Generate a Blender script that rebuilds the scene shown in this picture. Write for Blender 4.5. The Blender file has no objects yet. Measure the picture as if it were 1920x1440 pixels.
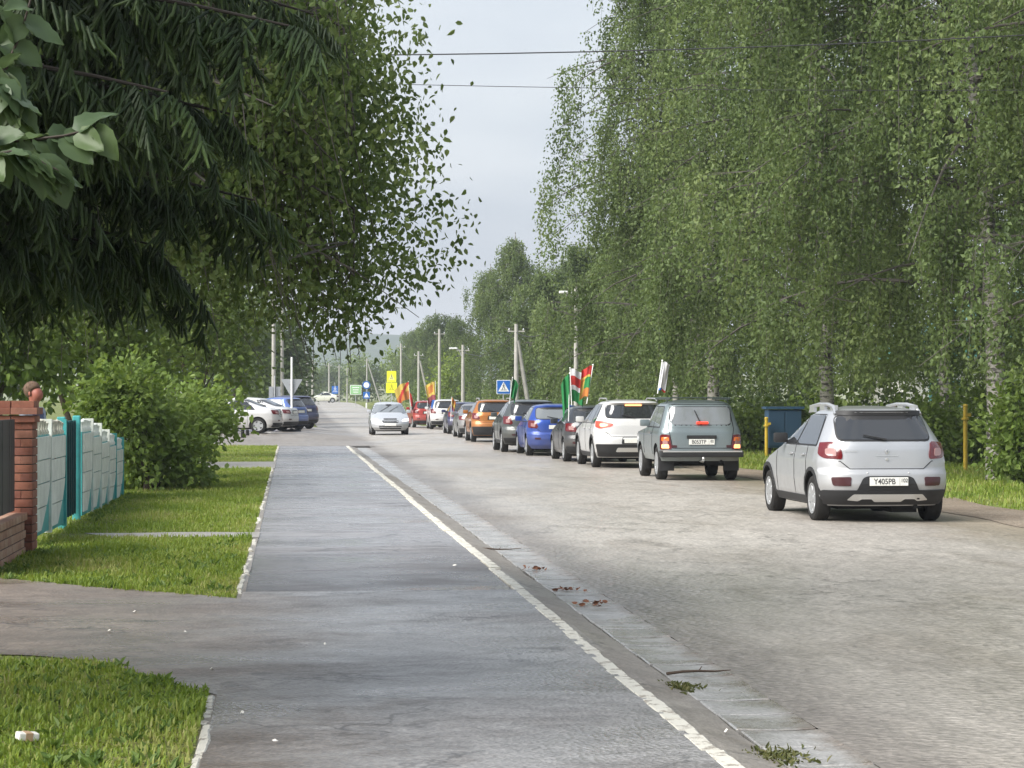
import bpy, bmesh, math, random
import numpy as np
from mathutils import Vector, Matrix
from mathutils.geometry import delaunay_2d_cdt
R = math.radians
rng = np.random.default_rng(7)
random.seed(7)
SC = bpy.context.scene
COL = SC.collection

# ------------------------------------------------------------------ camera
CAMZ = 1.6
FPX = 4200.0                       # focal length in pixels of the 1920 px wide photograph
VPX, HORY = 545.0, 748.0           # where the street's direction and the horizon fall in it
YAW = math.atan((960 - VPX) / FPX)
PITCH = math.atan((HORY - 720) / FPX)
cam_data = bpy.data.cameras.new('camera')
cam_data.sensor_width = 36.0
cam_data.lens = 36.0 * FPX / 1920.0
cam_data.clip_start = 0.1
cam_data.clip_end = 8000
cam = bpy.data.objects.new('camera', cam_data)
COL.objects.link(cam)
cam.location = (0, 0, CAMZ)
cam.rotation_euler = (math.pi / 2 + PITCH, 0, -YAW)
SC.camera = cam

# ------------------------------------------------------------------ world: overcast sky
SUN_EL, SUN_AZ = R(41), R(238)     # azimuth measured clockwise from +Y
world = bpy.data.worlds.new('World')
SC.world = world
world.use_nodes = True
wn, wl = world.node_tree.nodes, world.node_tree.links
wn.clear()
w_out = wn.new('ShaderNodeOutputWorld')
w_bg = wn.new('ShaderNodeBackground')
w_sky = wn.new('ShaderNodeTexSky')
w_sky.sky_type = 'NISHITA'
w_sky.sun_disc = False
w_sky.sun_elevation = SUN_EL
w_sky.sun_rotation = SUN_AZ
w_sky.air_density = 1.5
w_sky.dust_density = 4.0
w_tc = wn.new('ShaderNodeTexCoord')
w_map = wn.new('ShaderNodeMapping')
w_map.inputs['Scale'].default_value = (1.0, 1.0, 3.2)
w_noise = wn.new('ShaderNodeTexNoise')
w_noise.inputs['Scale'].default_value = 4.2
w_noise.inputs['Detail'].default_value = 3.0
w_noise.inputs['Roughness'].default_value = 0.45
w_ramp = wn.new('ShaderNodeValToRGB')
w_ramp.color_ramp.elements[0].position = 0.36
w_ramp.color_ramp.elements[0].color = (1.72, 2.00, 2.48, 1)
w_ramp.color_ramp.elements[1].position = 0.62
w_ramp.color_ramp.elements[1].color = (2.95, 3.12, 3.38, 1)
w_mix = wn.new('ShaderNodeMixRGB')
w_mix.inputs['Fac'].default_value = 0.88
wl.new(w_tc.outputs['Generated'], w_map.inputs['Vector'])
wl.new(w_map.outputs['Vector'], w_noise.inputs['Vector'])
wl.new(w_noise.outputs['Fac'], w_ramp.inputs['Fac'])
wl.new(w_sky.outputs['Color'], w_mix.inputs['Color1'])
wl.new(w_ramp.outputs['Color'], w_mix.inputs['Color2'])
w_sep = wn.new('ShaderNodeSeparateXYZ')              # the cloud deck pales towards the horizon all round
w_hor = wn.new('ShaderNodeMapRange'); w_hor.interpolation_type = 'SMOOTHSTEP'
w_hor.inputs['From Min'].default_value = 0.10; w_hor.inputs['From Max'].default_value = 0.0
w_hor.inputs['To Max'].default_value = 0.75
w_mx2 = wn.new('ShaderNodeMixRGB'); w_mx2.inputs['Color2'].default_value = (3.45, 3.45, 3.40, 1)
wl.new(w_tc.outputs['Generated'], w_sep.inputs['Vector']); wl.new(w_sep.outputs['Z'], w_hor.inputs['Value'])
wl.new(w_hor.outputs['Result'], w_mx2.inputs['Fac']); wl.new(w_mix.outputs['Color'], w_mx2.inputs['Color1'])
wl.new(w_mx2.outputs['Color'], w_bg.inputs['Color'])
w_bg.inputs['Strength'].default_value = 0.052
wl.new(w_bg.outputs['Background'], w_out.inputs['Surface'])

sun_data = bpy.data.lights.new('sun', 'SUN')
sun_data.energy = 1.5
sun_data.angle = R(48)
sun_data.color = (1.0, 0.97, 0.92)
sun = bpy.data.objects.new('sun', sun_data)
COL.objects.link(sun)
sun.rotation_euler = (math.pi / 2 - SUN_EL, 0, math.pi - SUN_AZ)

SC.view_settings.view_transform = 'Standard'
SC.view_settings.look = 'None'
SC.view_settings.exposure = 2.38
SC.view_settings.gamma = 1.0
SC.view_settings.use_curve_mapping = False
cy = SC.cycles
cy.max_bounces = 6
cy.diffuse_bounces = 3
cy.glossy_bounces = 3
cy.transmission_bounces = 4
cy.transparent_max_bounces = 6
cy.volume_bounces = 0
cy.sample_clamp_indirect = 4.0
cy.caustics_reflective = False
cy.caustics_refractive = False
cy.use_denoising = True

# ------------------------------------------------------------------ pixel -> place
_r = Vector((math.cos(YAW), -math.sin(YAW), 0))
_f = Vector((math.sin(YAW) * math.cos(PITCH), math.cos(YAW) * math.cos(PITCH), math.sin(PITCH)))
_u = _r.cross(_f)
def ray(px, py):
    return _f + _r * ((px - 960) / FPX) + _u * ((720 - py) / FPX)
def at(px, py, Y):                       # the point seen at that pixel, Y metres down the street
    d = ray(px, py)
    return Vector((0, 0, CAMZ)) + d * (Y / d.y)
def gp(px, py, z=0.0):                   # the point of the plane z seen at that pixel
    d = ray(px, py)
    return Vector((0, 0, CAMZ)) + d * ((z - CAMZ) / d.z)

# ------------------------------------------------------------------ objects and tags
def tag(o, label=None, cat=None, group=None, kind=None):
    if label: o['label'] = label
    if cat: o['category'] = cat
    if group: o['group'] = group
    if kind: o['kind'] = kind
    return o
def empty(name, loc=(0, 0, 0), rz=0.0, parent=None):
    o = bpy.data.objects.new(name, None)
    o.empty_display_size = 0.2
    o.location = loc
    o.rotation_euler = (0, 0, rz)
    o.parent = parent
    COL.objects.link(o)
    return o
def link(name, me, parent=None, loc=None, rot=None, scale=None):
    o = bpy.data.objects.new(name, me)
    if loc is not None: o.location = loc
    if rot is not None: o.rotation_euler = rot
    if scale is not None: o.scale = scale
    o.parent = parent
    COL.objects.link(o)
    return o
def copy_tree(o, parent=None):
    c = o.copy()
    COL.objects.link(c)
    c.parent = parent
    for ch in o.children:
        copy_tree(ch, c)
    return c

class MB:
    """collects simple shapes into one mesh"""
    def __init__(s):
        s.v, s.f, s.m = [], [], []
        s.M = None
    def add(s, vs, fs, mat=0):
        b = len(s.v)
        if s.M is not None:
            vs = [s.M @ Vector(p) for p in vs]
        s.v.extend([tuple(p) for p in vs])
        s.f.extend([tuple(i + b for i in f) for f in fs])
        s.m.extend([mat] * len(fs))
        return s
    def box(s, c, d, mat=0, rz=0.0, taper=1.0):
        x, y, z = d[0] / 2, d[1] / 2, d[2] / 2
        vs = []
        for sz, t in ((-1, 1.0), (1, taper)):
            for sx, sy in ((-1, -1), (1, -1), (1, 1), (-1, 1)):
                px, py = sx * x * t, sy * y * t
                vs.append((c[0] + px * math.cos(rz) - py * math.sin(rz), c[1] + px * math.sin(rz) + py * math.cos(rz), c[2] + sz * z))
        return s.add(vs, [(3, 2, 1, 0), (4, 5, 6, 7), (0, 1, 5, 4), (1, 2, 6, 5), (2, 3, 7, 6), (3, 0, 4, 7)], mat)
    def rbox(s, c, d, b=0.01, mat=0):
        """box with chamfered edges"""
        bm = bmesh.new()
        bmesh.ops.create_cube(bm, size=1.0)
        for v in bm.verts:
            v.co = Vector((v.co.x * d[0], v.co.y * d[1], v.co.z * d[2]))
        bmesh.ops.bevel(bm, geom=list(bm.edges), offset=b, segments=2, profile=0.6, affect='EDGES')
        bm.verts.index_update()
        vs = [(v.co.x + c[0], v.co.y + c[1], v.co.z + c[2]) for v in bm.verts]
        fs = [tuple(v.index for v in f.verts) for f in bm.faces]
        bm.free()
        return s.add(vs, fs, mat)
    def tube(s, pts, rad, seg=6, mat=0, cap=True):
        pts = [Vector(p) for p in pts]
        if not hasattr(rad, '__len__'): rad = [rad] * len(pts)
        vs, fs = [], []
        prev = None
        for i, p in enumerate(pts):
            a = pts[max(i - 1, 0)]
            b = pts[min(i + 1, len(pts) - 1)]
            t = (b - a).normalized()
            if prev is None:
                n = t.orthogonal().normalized()
            else:
                n = (prev - t * prev.dot(t))
                n = n.normalized() if n.length > 1e-6 else t.orthogonal().normalized()
            prev = n
            m = t.cross(n)
            for k in range(seg):
                an = 2 * math.pi * k / seg
                vs.append(p + (n * math.cos(an) + m * math.sin(an)) * rad[i])
        for i in range(len(pts) - 1):
            for k in range(seg):
                k2 = (k + 1) % seg
                fs.append((i * seg + k, i * seg + k2, (i + 1) * seg + k2, (i + 1) * seg + k))
        if cap:
            fs.append(tuple(range(seg - 1, -1, -1)))
            fs.append(tuple(range((len(pts) - 1) * seg, len(pts) * seg)))
        return s.add(vs, fs, mat)
    def lathe(s, prof, seg=24, axis='z', c=(0, 0, 0), mat=0, close=True):
        """prof: list of (radius, height)"""
        vs, fs = [], []
        n = len(prof)
        for k in range(seg):
            a = 2 * math.pi * k / seg
            for r_, h in prof:
                x, y = r_ * math.cos(a), r_ * math.sin(a)
                p = (x, y, h) if axis == 'z' else ((h, x, y) if axis == 'x' else (x, h, y))
                vs.append((p[0] + c[0], p[1] + c[1], p[2] + c[2]))
        for k in range(seg):
            k2 = (k + 1) % seg
            for i in range(n - 1):
                fs.append((k * n + i, k2 * n + i, k2 * n + i + 1, k * n + i + 1))
        if close:
            fs.append(tuple(k * n for k in range(seg - 1, -1, -1)))
            fs.append(tuple(k * n + n - 1 for k in range(seg)))
        return s.add(vs, fs, mat)
    def prism(s, poly, fn, t0, t1, mat=0):
        """polygon (a,b) swept from t0 to t1; fn(a,b,t) -> point"""
        n = len(poly)
        vs = [fn(a, b, t0) for a, b in poly] + [fn(a, b, t1) for a, b in poly]
        fs = [tuple(range(n - 1, -1, -1)), tuple(range(n, 2 * n))]
        fs += [(i, (i + 1) % n, n + (i + 1) % n, n + i) for i in range(n)]
        return s.add(vs, fs, mat)
    def sphere(s, c, r, seg=12, ring=8, sc=(1, 1, 1), mat=0):
        vs = [(c[0], c[1], c[2] - r * sc[2])]
        for i in range(1, ring):
            ph = -math.pi / 2 + math.pi * i / ring
            for k in range(seg):
                a = 2 * math.pi * k / seg
                vs.append((c[0] + r * sc[0] * math.cos(ph) * math.cos(a), c[1] + r * sc[1] * math.cos(ph) * math.sin(a), c[2] + r * sc[2] * math.sin(ph)))
        vs.append((c[0], c[1], c[2] + r * sc[2]))
        fs = [(0, 1 + (k + 1) % seg, 1 + k) for k in range(seg)]
        for i in range(ring - 2):
            for k in range(seg):
                fs.append((1 + i * seg + k, 1 + i * seg + (k + 1) % seg, 1 + (i + 1) * seg + (k + 1) % seg, 1 + (i + 1) * seg + k))
        b = 1 + (ring - 2) * seg
        fs += [(b + k, b + (k + 1) % seg, len(vs) - 1) for k in range(seg)]
        return s.add(vs, fs, mat)
    def mesh(s, name, mats, smooth=None, fix=False):
        me = bpy.data.meshes.new(name)
        me.from_pydata(s.v, [], s.f)
        for m in (mats if isinstance(mats, (list, tuple)) else [mats]):
            me.materials.append(m)
        me.polygons.foreach_set('material_index', s.m)
        if fix:
            bm = bmesh.new(); bm.from_mesh(me)
            bmesh.ops.recalc_face_normals(bm, faces=bm.faces)
            bm.to_mesh(me); bm.free()
        if smooth is not None:
            me.polygons.foreach_set('use_smooth', [True] * len(me.polygons))
            me.set_sharp_from_angle(angle=R(smooth))
        me.update()
        return me
    def obj(s, name, mats, parent=None, smooth=None, loc=None, rot=None, fix=False):
        return link(name, s.mesh(name, mats, smooth, fix), parent, loc, rot)

def np_mesh(name, V, F, mats, attrs=None, midx=None, smooth=False):
    """big mesh from arrays; F is (n,3) or (n,4)"""
    V = np.ascontiguousarray(V, np.float32)
    F = np.ascontiguousarray(F, np.int32)
    n, k = F.shape
    me = bpy.data.meshes.new(name)
    me.vertices.add(len(V)); me.vertices.foreach_set('co', V.ravel())
    me.loops.add(n * k); me.loops.foreach_set('vertex_index', F.ravel())
    me.polygons.add(n)
    me.polygons.foreach_set('loop_start', np.arange(0, n * k, k, dtype=np.int32))
    me.polygons.foreach_set('loop_total', np.full(n, k, np.int32))
    for m in (mats if isinstance(mats, (list, tuple)) else [mats]):
        me.materials.append(m)
    if midx is not None:
        me.polygons.foreach_set('material_index', np.asarray(midx, np.int32))
    me.polygons.foreach_set('use_smooth', np.full(n, smooth, bool))
    for an, av in (attrs or {}).items():
        at_ = me.attributes.new(an, 'FLOAT', 'FACE')
        at_.data.foreach_set('value', np.asarray(av, np.float32))
    me.update(calc_edges=True)
    return me

# ------------------------------------------------------------------ materials
_mats = {}
def mat_base(name):
    m = bpy.data.materials.new(name)
    m.use_nodes = True
    nt = m.node_tree
    b = nt.nodes['Principled BSDF']
    return m, nt, nt.nodes, nt.links, b
def plain(name, col, rough=0.5, metal=0.0, spec=0.5, coat=0.0, emit=0.0, var=0.0, vscale=8.0, bump=0.0, ecol=None):
    if name in _mats: return _mats[name]
    m, nt, n, l, b = mat_base(name)
    b.inputs['Base Color'].default_value = (*col, 1)
    b.inputs['Roughness'].default_value = rough
    b.inputs['Metallic'].default_value = metal
    b.inputs['Specular IOR Level'].default_value = spec
    b.inputs['Coat Weight'].default_value = coat
    b.inputs['Coat Roughness'].default_value = 0.06
    if emit:
        b.inputs['Emission Color'].default_value = (*(ecol or col), 1)
        b.inputs['Emission Strength'].default_value = emit
    if var or bump:
        tc = n.new('ShaderNodeTexCoord')
        no = n.new('ShaderNodeTexNoise')
        no.inputs['Scale'].default_value = vscale
        no.inputs['Detail'].default_value = 6
        no.inputs['Roughness'].default_value = 0.65
        l.new(tc.outputs['Object'], no.inputs['Vector'])
        if var:
            rp = n.new('ShaderNodeValToRGB')
            rp.color_ramp.elements[0].position = 0.3
            rp.color_ramp.elements[1].position = 0.7
            rp.color_ramp.elements[0].color = (*[max(0, c * (1 - var)) for c in col], 1)
            rp.color_ramp.elements[1].color = (*[min(1, c * (1 + var * 0.7)) for c in col], 1)
            l.new(no.outputs['Fac'], rp.inputs['Fac'])
            l.new(rp.outputs['Color'], b.inputs['Base Color'])
        if bump:
            bp = n.new('ShaderNodeBump')
            bp.inputs['Strength'].default_value = bump
            bp.inputs['Distance'].default_value = 0.01
            l.new(no.outputs['Fac'], bp.inputs['Height'])
            l.new(bp.outputs['Normal'], b.inputs['Normal'])
    _mats[name] = m
    return m
def paint(name, col, metal=0.0, rough=0.28):
    """car paint with a clear coat and a little road dirt towards the sills"""
    if name in _mats: return _mats[name]
    m, nt, n, l, b = mat_base(name)
    tc = n.new('ShaderNodeTexCoord')
    no = n.new('ShaderNodeTexNoise'); no.inputs['Scale'].default_value = 5; no.inputs['Detail'].default_value = 7
    l.new(tc.outputs['Object'], no.inputs['Vector'])
    sep = n.new('ShaderNodeSeparateXYZ'); l.new(tc.outputs['Object'], sep.inputs['Vector'])
    mr = n.new('ShaderNodeMapRange')
    mr.inputs['From Min'].default_value = 0.95; mr.inputs['From Max'].default_value = 0.2
    l.new(sep.outputs['Z'], mr.inputs['Value'])
    mu = n.new('ShaderNodeMath'); mu.operation = 'MULTIPLY'
    l.new(mr.outputs['Result'], mu.inputs[0]); l.new(no.outputs['Fac'], mu.inputs[1])
    mu2 = n.new('ShaderNodeMath'); mu2.operation = 'MULTIPLY'; mu2.inputs[1].default_value = 0.75
    l.new(mu.outputs[0], mu2.inputs[0])
    mx = n.new('ShaderNodeMixRGB')
    mx.inputs['Color1'].default_value = (*col, 1)
    mx.inputs['Color2'].default_value = (0.20, 0.18, 0.15, 1)
    l.new(mu2.outputs[0], mx.inputs['Fac'])
    l.new(mx.outputs['Color'], b.inputs['Base Color'])
    b.inputs['Metallic'].default_value = metal
    ra = n.new('ShaderNodeMath'); ra.operation = 'ADD'; ra.inputs[1].default_value = rough
    l.new(mu2.outputs[0], ra.inputs[0]); l.new(ra.outputs[0], b.inputs['Roughness'])
    b.inputs['Coat Weight'].default_value = 0.6
    b.inputs['Coat Roughness'].default_value = 0.08
    _mats[name] = m
    return m
def foliage(name, c1, c2, c3, trans=0.35, rough=0.5, spec=0.3):
    """leaf material: colour varies leaf by leaf with the 'tint' attribute"""
    if name in _mats: return _mats[name]
    m, nt, n, l, b = mat_base(name)
    a = n.new('ShaderNodeAttribute'); a.attribute_name = 'tint'
    rp = n.new('ShaderNodeValToRGB')
    rp.color_ramp.elements[0].color = (*c1, 1)
    rp.color_ramp.elements[1].color = (*c3, 1)
    e = rp.color_ramp.elements.new(0.5); e.color = (*c2, 1)
    l.new(a.outputs['Fac'], rp.inputs['Fac'])
    l.new(rp.outputs['Color'], b.inputs['Base Color'])
    b.inputs['Roughness'].default_value = rough
    b.inputs['Specular IOR Level'].default_value = spec
    tr = n.new('ShaderNodeBsdfTranslucent')
    hs = n.new('ShaderNodeHueSaturation')
    hs.inputs['Hue'].default_value = 0.485
    hs.inputs['Saturation'].default_value = 1.1
    hs.inputs['Value'].default_value = 1.25
    l.new(rp.outputs['Color'], hs.inputs['Color'])
    l.new(hs.outputs['Color'], tr.inputs['Color'])
    mx = n.new('ShaderNodeMixShader'); mx.inputs['Fac'].default_value = trans
    l.new(b.outputs['BSDF'], mx.inputs[1]); l.new(tr.outputs['BSDF'], mx.inputs[2])
    l.new(mx.outputs['Shader'], n['Material Output'].inputs['Surface'])
    _mats[name] = m
    return m
def surface(name, cols, scales, rough=(0.5, 0.8), bump=0.3, bdist=0.01, stretch=(1, 1, 1), spec=0.5, fine=60.0, speck=0.25, wet_scale=0.5, mid=(7.0, 0.22), crack=0.0, grads=()):
    """paving: large patches between cols[0] and cols[1], cols[2] stains, fine aggregate, patchy damp gloss"""
    if name in _mats: return _mats[name]
    m, nt, n, l, b = mat_base(name)
    tc = n.new('ShaderNodeTexCoord')
    oi = n.new('ShaderNodeObjectInfo')
    wa = n.new('ShaderNodeVectorMath'); wa.operation = 'ADD'      # neighbouring pieces do not repeat each other
    l.new(tc.outputs['Object'], wa.inputs[0]); l.new(oi.outputs['Location'], wa.inputs[1])
    mp = n.new('ShaderNodeMapping'); mp.inputs['Scale'].default_value = stretch
    l.new(wa.outputs[0], mp.inputs['Vector'])
    def noise(sc, det=6, ro=0.6, src=mp, dist=0.0):
        x = n.new('ShaderNodeTexNoise')
        x.inputs['Scale'].default_value = sc; x.inputs['Detail'].default_value = det
        x.inputs['Roughness'].default_value = ro; x.inputs['Distortion'].default_value = dist
        l.new(src.outputs[0] if src is mp else wa.outputs[0], x.inputs['Vector'])
        return x
    def ramp(src, p0, p1, c0=(0, 0, 0), c1=(1, 1, 1)):
        r_ = n.new('ShaderNodeValToRGB')
        r_.color_ramp.elements[0].position = p0; r_.color_ramp.elements[1].position = p1
        r_.color_ramp.elements[0].color = (*c0, 1); r_.color_ramp.elements[1].color = (*c1, 1)
        l.new(src, r_.inputs['Fac'])
        return r_
    n1 = noise(scales[0]); n2 = noise(scales[1], 8, 0.7, dist=0.6); n3 = noise(fine, 3, 0.7, src=tc)
    base = ramp(n1.outputs['Fac'], 0.32, 0.68, cols[0], cols[1])
    st = ramp(n2.outputs['Fac'], 0.50, 0.72)
    mx = n.new('ShaderNodeMixRGB'); mx.inputs['Color2'].default_value = (*cols[2], 1)
    l.new(st.outputs['Color'], mx.inputs['Fac']); l.new(base.outputs['Color'], mx.inputs['Color1'])
    sp = ramp(n3.outputs['Fac'], 0.35, 0.65, (1 - speck,) * 3, (1 + speck,) * 3)
    mm = n.new('ShaderNodeMixRGB'); mm.blend_type = 'MULTIPLY'; mm.inputs['Fac'].default_value = 1
    l.new(mx.outputs['Color'], mm.inputs['Color1']); l.new(sp.outputs['Color'], mm.inputs['Color2'])
    n5 = noise(mid[0], 7, 0.75, dist=1.2)
    md = ramp(n5.outputs['Fac'], 0.32, 0.68, (1 - mid[1],) * 3, (1 + mid[1] * 0.8,) * 3)
    m2 = n.new('ShaderNodeMixRGB'); m2.blend_type = 'MULTIPLY'; m2.inputs['Fac'].default_value = 1
    l.new(mm.outputs['Color'], m2.inputs['Color1']); l.new(md.outputs['Color'], m2.inputs['Color2'])
    last = m2
    if grads:
        sx = n.new('ShaderNodeSeparateXYZ'); l.new(wa.outputs[0], sx.inputs['Vector'])
    for axis, f0, f1, gc, amt in grads:          # tint over one stretch: mud, damp, paler rim; in M_SIDE also painted tree reflection
        pn = n.new('ShaderNodeMath'); pn.operation = 'MULTIPLY_ADD'
        l.new(n2.outputs['Fac'], pn.inputs[0]); pn.inputs[1].default_value = (f1 - f0) * 0.9
        l.new(sx.outputs[axis], pn.inputs[2])
        mr = n.new('ShaderNodeMapRange'); mr.interpolation_type = 'SMOOTHSTEP'
        mr.inputs['From Min'].default_value = f0 + (f1 - f0) * 0.45; mr.inputs['From Max'].default_value = f1 + (f1 - f0) * 0.45
        mr.inputs['To Max'].default_value = amt
        l.new(pn.outputs[0], mr.inputs['Value'])
        gm_ = n.new('ShaderNodeMixRGB'); gm_.blend_type = 'MULTIPLY'; gm_.inputs['Color2'].default_value = (*gc, 1)
        l.new(mr.outputs['Result'], gm_.inputs['Fac']); l.new(last.outputs['Color'], gm_.inputs['Color1'])
        last = gm_
    if crack:
        wv = n.new('ShaderNodeVectorMath'); wv.operation = 'ADD'
        nd = n.new('ShaderNodeTexNoise'); nd.inputs['Scale'].default_value = 3.0; nd.inputs['Detail'].default_value = 4
        l.new(wa.outputs[0], nd.inputs['Vector'])
        l.new(nd.outputs['Color'], wv.inputs[0]); l.new(wa.outputs[0], wv.inputs[1])
        vc = n.new('ShaderNodeTexVoronoi'); vc.feature = 'DISTANCE_TO_EDGE'; vc.inputs['Scale'].default_value = 0.8
        l.new(wv.outputs['Vector'], vc.inputs['Vector'])
        cr_ = ramp(vc.outputs['Distance'], 0.005, 0.028, (1 - crack,) * 3, (1, 1, 1))
        gate = ramp(n1.outputs['Fac'], 0.48, 0.56)
        cm_ = n.new('ShaderNodeMixRGB'); cm_.blend_type = 'MULTIPLY'
        l.new(gate.outputs['Color'], cm_.inputs['Fac']); l.new(last.outputs['Color'], cm_.inputs['Color1']); l.new(cr_.outputs['Color'], cm_.inputs['Color2'])
        last = cm_
    l.new(last.outputs['Color'], b.inputs['Base Color'])
    n4 = noise(wet_scale, 5, 0.55, dist=0.4)
    rr = ramp(n4.outputs['Fac'], 0.4, 0.62, (rough[0],) * 3, (rough[1],) * 3)
    l.new(rr.outputs['Color'], b.inputs['Roughness'])
    b.inputs['Specular IOR Level'].default_value = spec
    vo = n.new('ShaderNodeTexVoronoi'); vo.inputs['Scale'].default_value = fine * 0.9
    l.new(wa.outputs[0], vo.inputs['Vector'])
    ad = n.new('ShaderNodeMath'); ad.operation = 'ADD'
    l.new(vo.outputs['Distance'], ad.inputs[0]); l.new(n2.outputs['Fac'], ad.inputs[1])
    bp = n.new('ShaderNodeBump'); bp.inputs['Strength'].default_value = bump; bp.inputs['Distance'].default_value = bdist
    l.new(ad.outputs[0], bp.inputs['Height']); l.new(bp.outputs['Normal'], b.inputs['Normal'])
    _mats[name] = m
    return m
# ================================================================== THE SETTING
def wob(y, s, a, ph=0.0):
    return a * (math.sin(y * s + ph) + 0.6 * math.sin(y * s * 2.3 + 1.7 + ph) + 0.4 * math.sin(y * s * 5.1 + 0.4 + ph))
M_GRASS_GROUND = surface('verge soil and turf', [(0.110, 0.130, 0.036), (0.155, 0.190, 0.048), (0.24, 0.215, 0.095)], (0.8, 2.5), (0.8, 0.95), 0.8, 0.03, fine=25, speck=0.35, spec=0.2)
M_ROAD = surface('worn pale asphalt', [(0.300, 0.274, 0.240), (0.390, 0.362, 0.322), (0.240, 0.213, 0.180)], (0.30, 0.8), (0.30, 0.55), 0.7, 0.012, stretch=(1, 0.40, 1), fine=20, speck=0.26, wet_scale=0.22, mid=(3.2, 0.24), crack=0.45,
                 grads=(('X', 3.5, 2.75, (0.58, 0.56, 0.56), 0.9), ('X', 7.4, 9.4, (0.86, 0.78, 0.68), 0.9)))
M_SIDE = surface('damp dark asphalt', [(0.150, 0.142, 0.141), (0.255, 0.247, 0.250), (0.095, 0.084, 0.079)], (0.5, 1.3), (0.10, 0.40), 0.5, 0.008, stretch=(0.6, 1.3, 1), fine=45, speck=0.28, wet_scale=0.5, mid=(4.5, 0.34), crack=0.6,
                 grads=(('Y', 26.0, 20.5, (0.40, 0.34, 0.30), 1.0),))  # brown damp stain, deepened to paint the dark reflection of overhead trees into it
M_SIDE_NEAR = surface('grey drying asphalt', [(0.185, 0.176, 0.170), (0.275, 0.267, 0.262), (0.130, 0.117, 0.107)], (0.7, 1.8), (0.22, 0.50), 0.7, 0.008, stretch=(0.8, 1.2, 1), fine=40, speck=0.26, wet_scale=0.6, mid=(3.5, 0.32), crack=0.5,
                 grads=(('X', 0.7, -1.0, (0.74, 0.62, 0.51), 1.0), ('Y', 17.2, 18.4, (1.15, 1.15, 1.17), 0.8)))
M_DRIVE = M_SIDE_NEAR
M_CONC = surface('wet gutter concrete', [(0.255, 0.248, 0.236), (0.36, 0.355, 0.345), (0.155, 0.128, 0.100)], (1.2, 3.2), (0.2, 0.5), 0.45, 0.005, fine=50, speck=0.2, wet_scale=1.2, mid=(6, 0.2), grads=(('X', 2.48, 2.68, (0.60, 0.50, 0.42), 0.8),))
M_APRON = surface('silted concrete apron', [(0.205, 0.182, 0.155), (0.255, 0.232, 0.205), (0.165, 0.142, 0.115)], (0.9, 2.4), (0.4, 0.7), 0.4, 0.006, stretch=(1, 0.5, 1), fine=50, speck=0.25, mid=(5, 0.25), crack=0.5)
M_DIRT = surface('trodden brown dirt', [(0.190, 0.150, 0.112), (0.245, 0.205, 0.160), (0.16, 0.128, 0.095)], (0.5, 1.6), (0.7, 0.95), 0.7, 0.02, fine=30, speck=0.3, spec=0.25)
M_PATH = surface('concrete garden path', [(0.25, 0.238, 0.222), (0.31, 0.298, 0.28), (0.20, 0.182, 0.155)], (1, 3), (0.5, 0.8), 0.4, 0.006, fine=60, speck=0.2)

def worn_white(name):
    m, nt, n, l, b = mat_base(name)
    tc = n.new('ShaderNodeTexCoord'); no = n.new('ShaderNodeTexNoise')
    oi = n.new('ShaderNodeObjectInfo')
    ad = n.new('ShaderNodeVectorMath'); ad.operation = 'ADD'
    sc = n.new('ShaderNodeVectorMath'); sc.operation = 'SCALE'; sc.inputs['Scale'].default_value = 1.0
    l.new(oi.outputs['Location'], sc.inputs[0])
    l.new(tc.outputs['Object'], ad.inputs[0]); l.new(sc.outputs['Vector'], ad.inputs[1])
    no.inputs['Scale'].default_value = 9; no.inputs['Detail'].default_value = 8; no.inputs['Roughness'].default_value = 0.72
    l.new(ad.outputs['Vector'], no.inputs['Vector'])
    rp = n.new('ShaderNodeValToRGB')
    rp.color_ramp.elements[0].position = 0.40; rp.color_ramp.elements[0].color = (0.26, 0.23, 0.19, 1)
    rp.color_ramp.elements[1].position = 0.47; rp.color_ramp.elements[1].color = (0.56, 0.54, 0.47, 1)
    l.new(no.outputs['Fac'], rp.inputs['Fac']); l.new(rp.outputs['Color'], b.inputs['Base Color'])
    b.inputs['Roughness'].default_value = 0.7
    bp = n.new('ShaderNodeBump'); bp.inputs['Strength'].default_value = 0.5; bp.inputs['Distance'].default_value = 0.006
    l.new(no.outputs['Fac'], bp.inputs['Height']); l.new(bp.outputs['Normal'], b.inputs['Normal'])
    return m
M_WHITEWASH = worn_white('flaking whitewash on concrete')

def strip(name, xl, xr, ys, zf, mat, nx=1, kind='structure', label=None):
    """sheet between two edge curves"""
    vs, fs = [], []
    ys = list(ys)
    for y in ys:
        a, b = xl(y), xr(y)
        for i in range(nx + 1):
            x = a + (b - a) * i / nx
            vs.append((x, y, zf(x, y)))
    for j in range(len(ys) - 1):
        for i in range(nx):
            p = j * (nx + 1) + i
            fs.append((p, p + 1, p + nx + 2, p + nx + 1))
    mb = MB(); mb.add(vs, fs)
    o = mb.obj(name, mat)
    return tag(o, label=label, kind=kind)
def fr(a, b, d):
    n = max(1, int(round((b - a) / d)))
    return [a + (b - a) * i / n for i in range(n + 1)]

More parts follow.
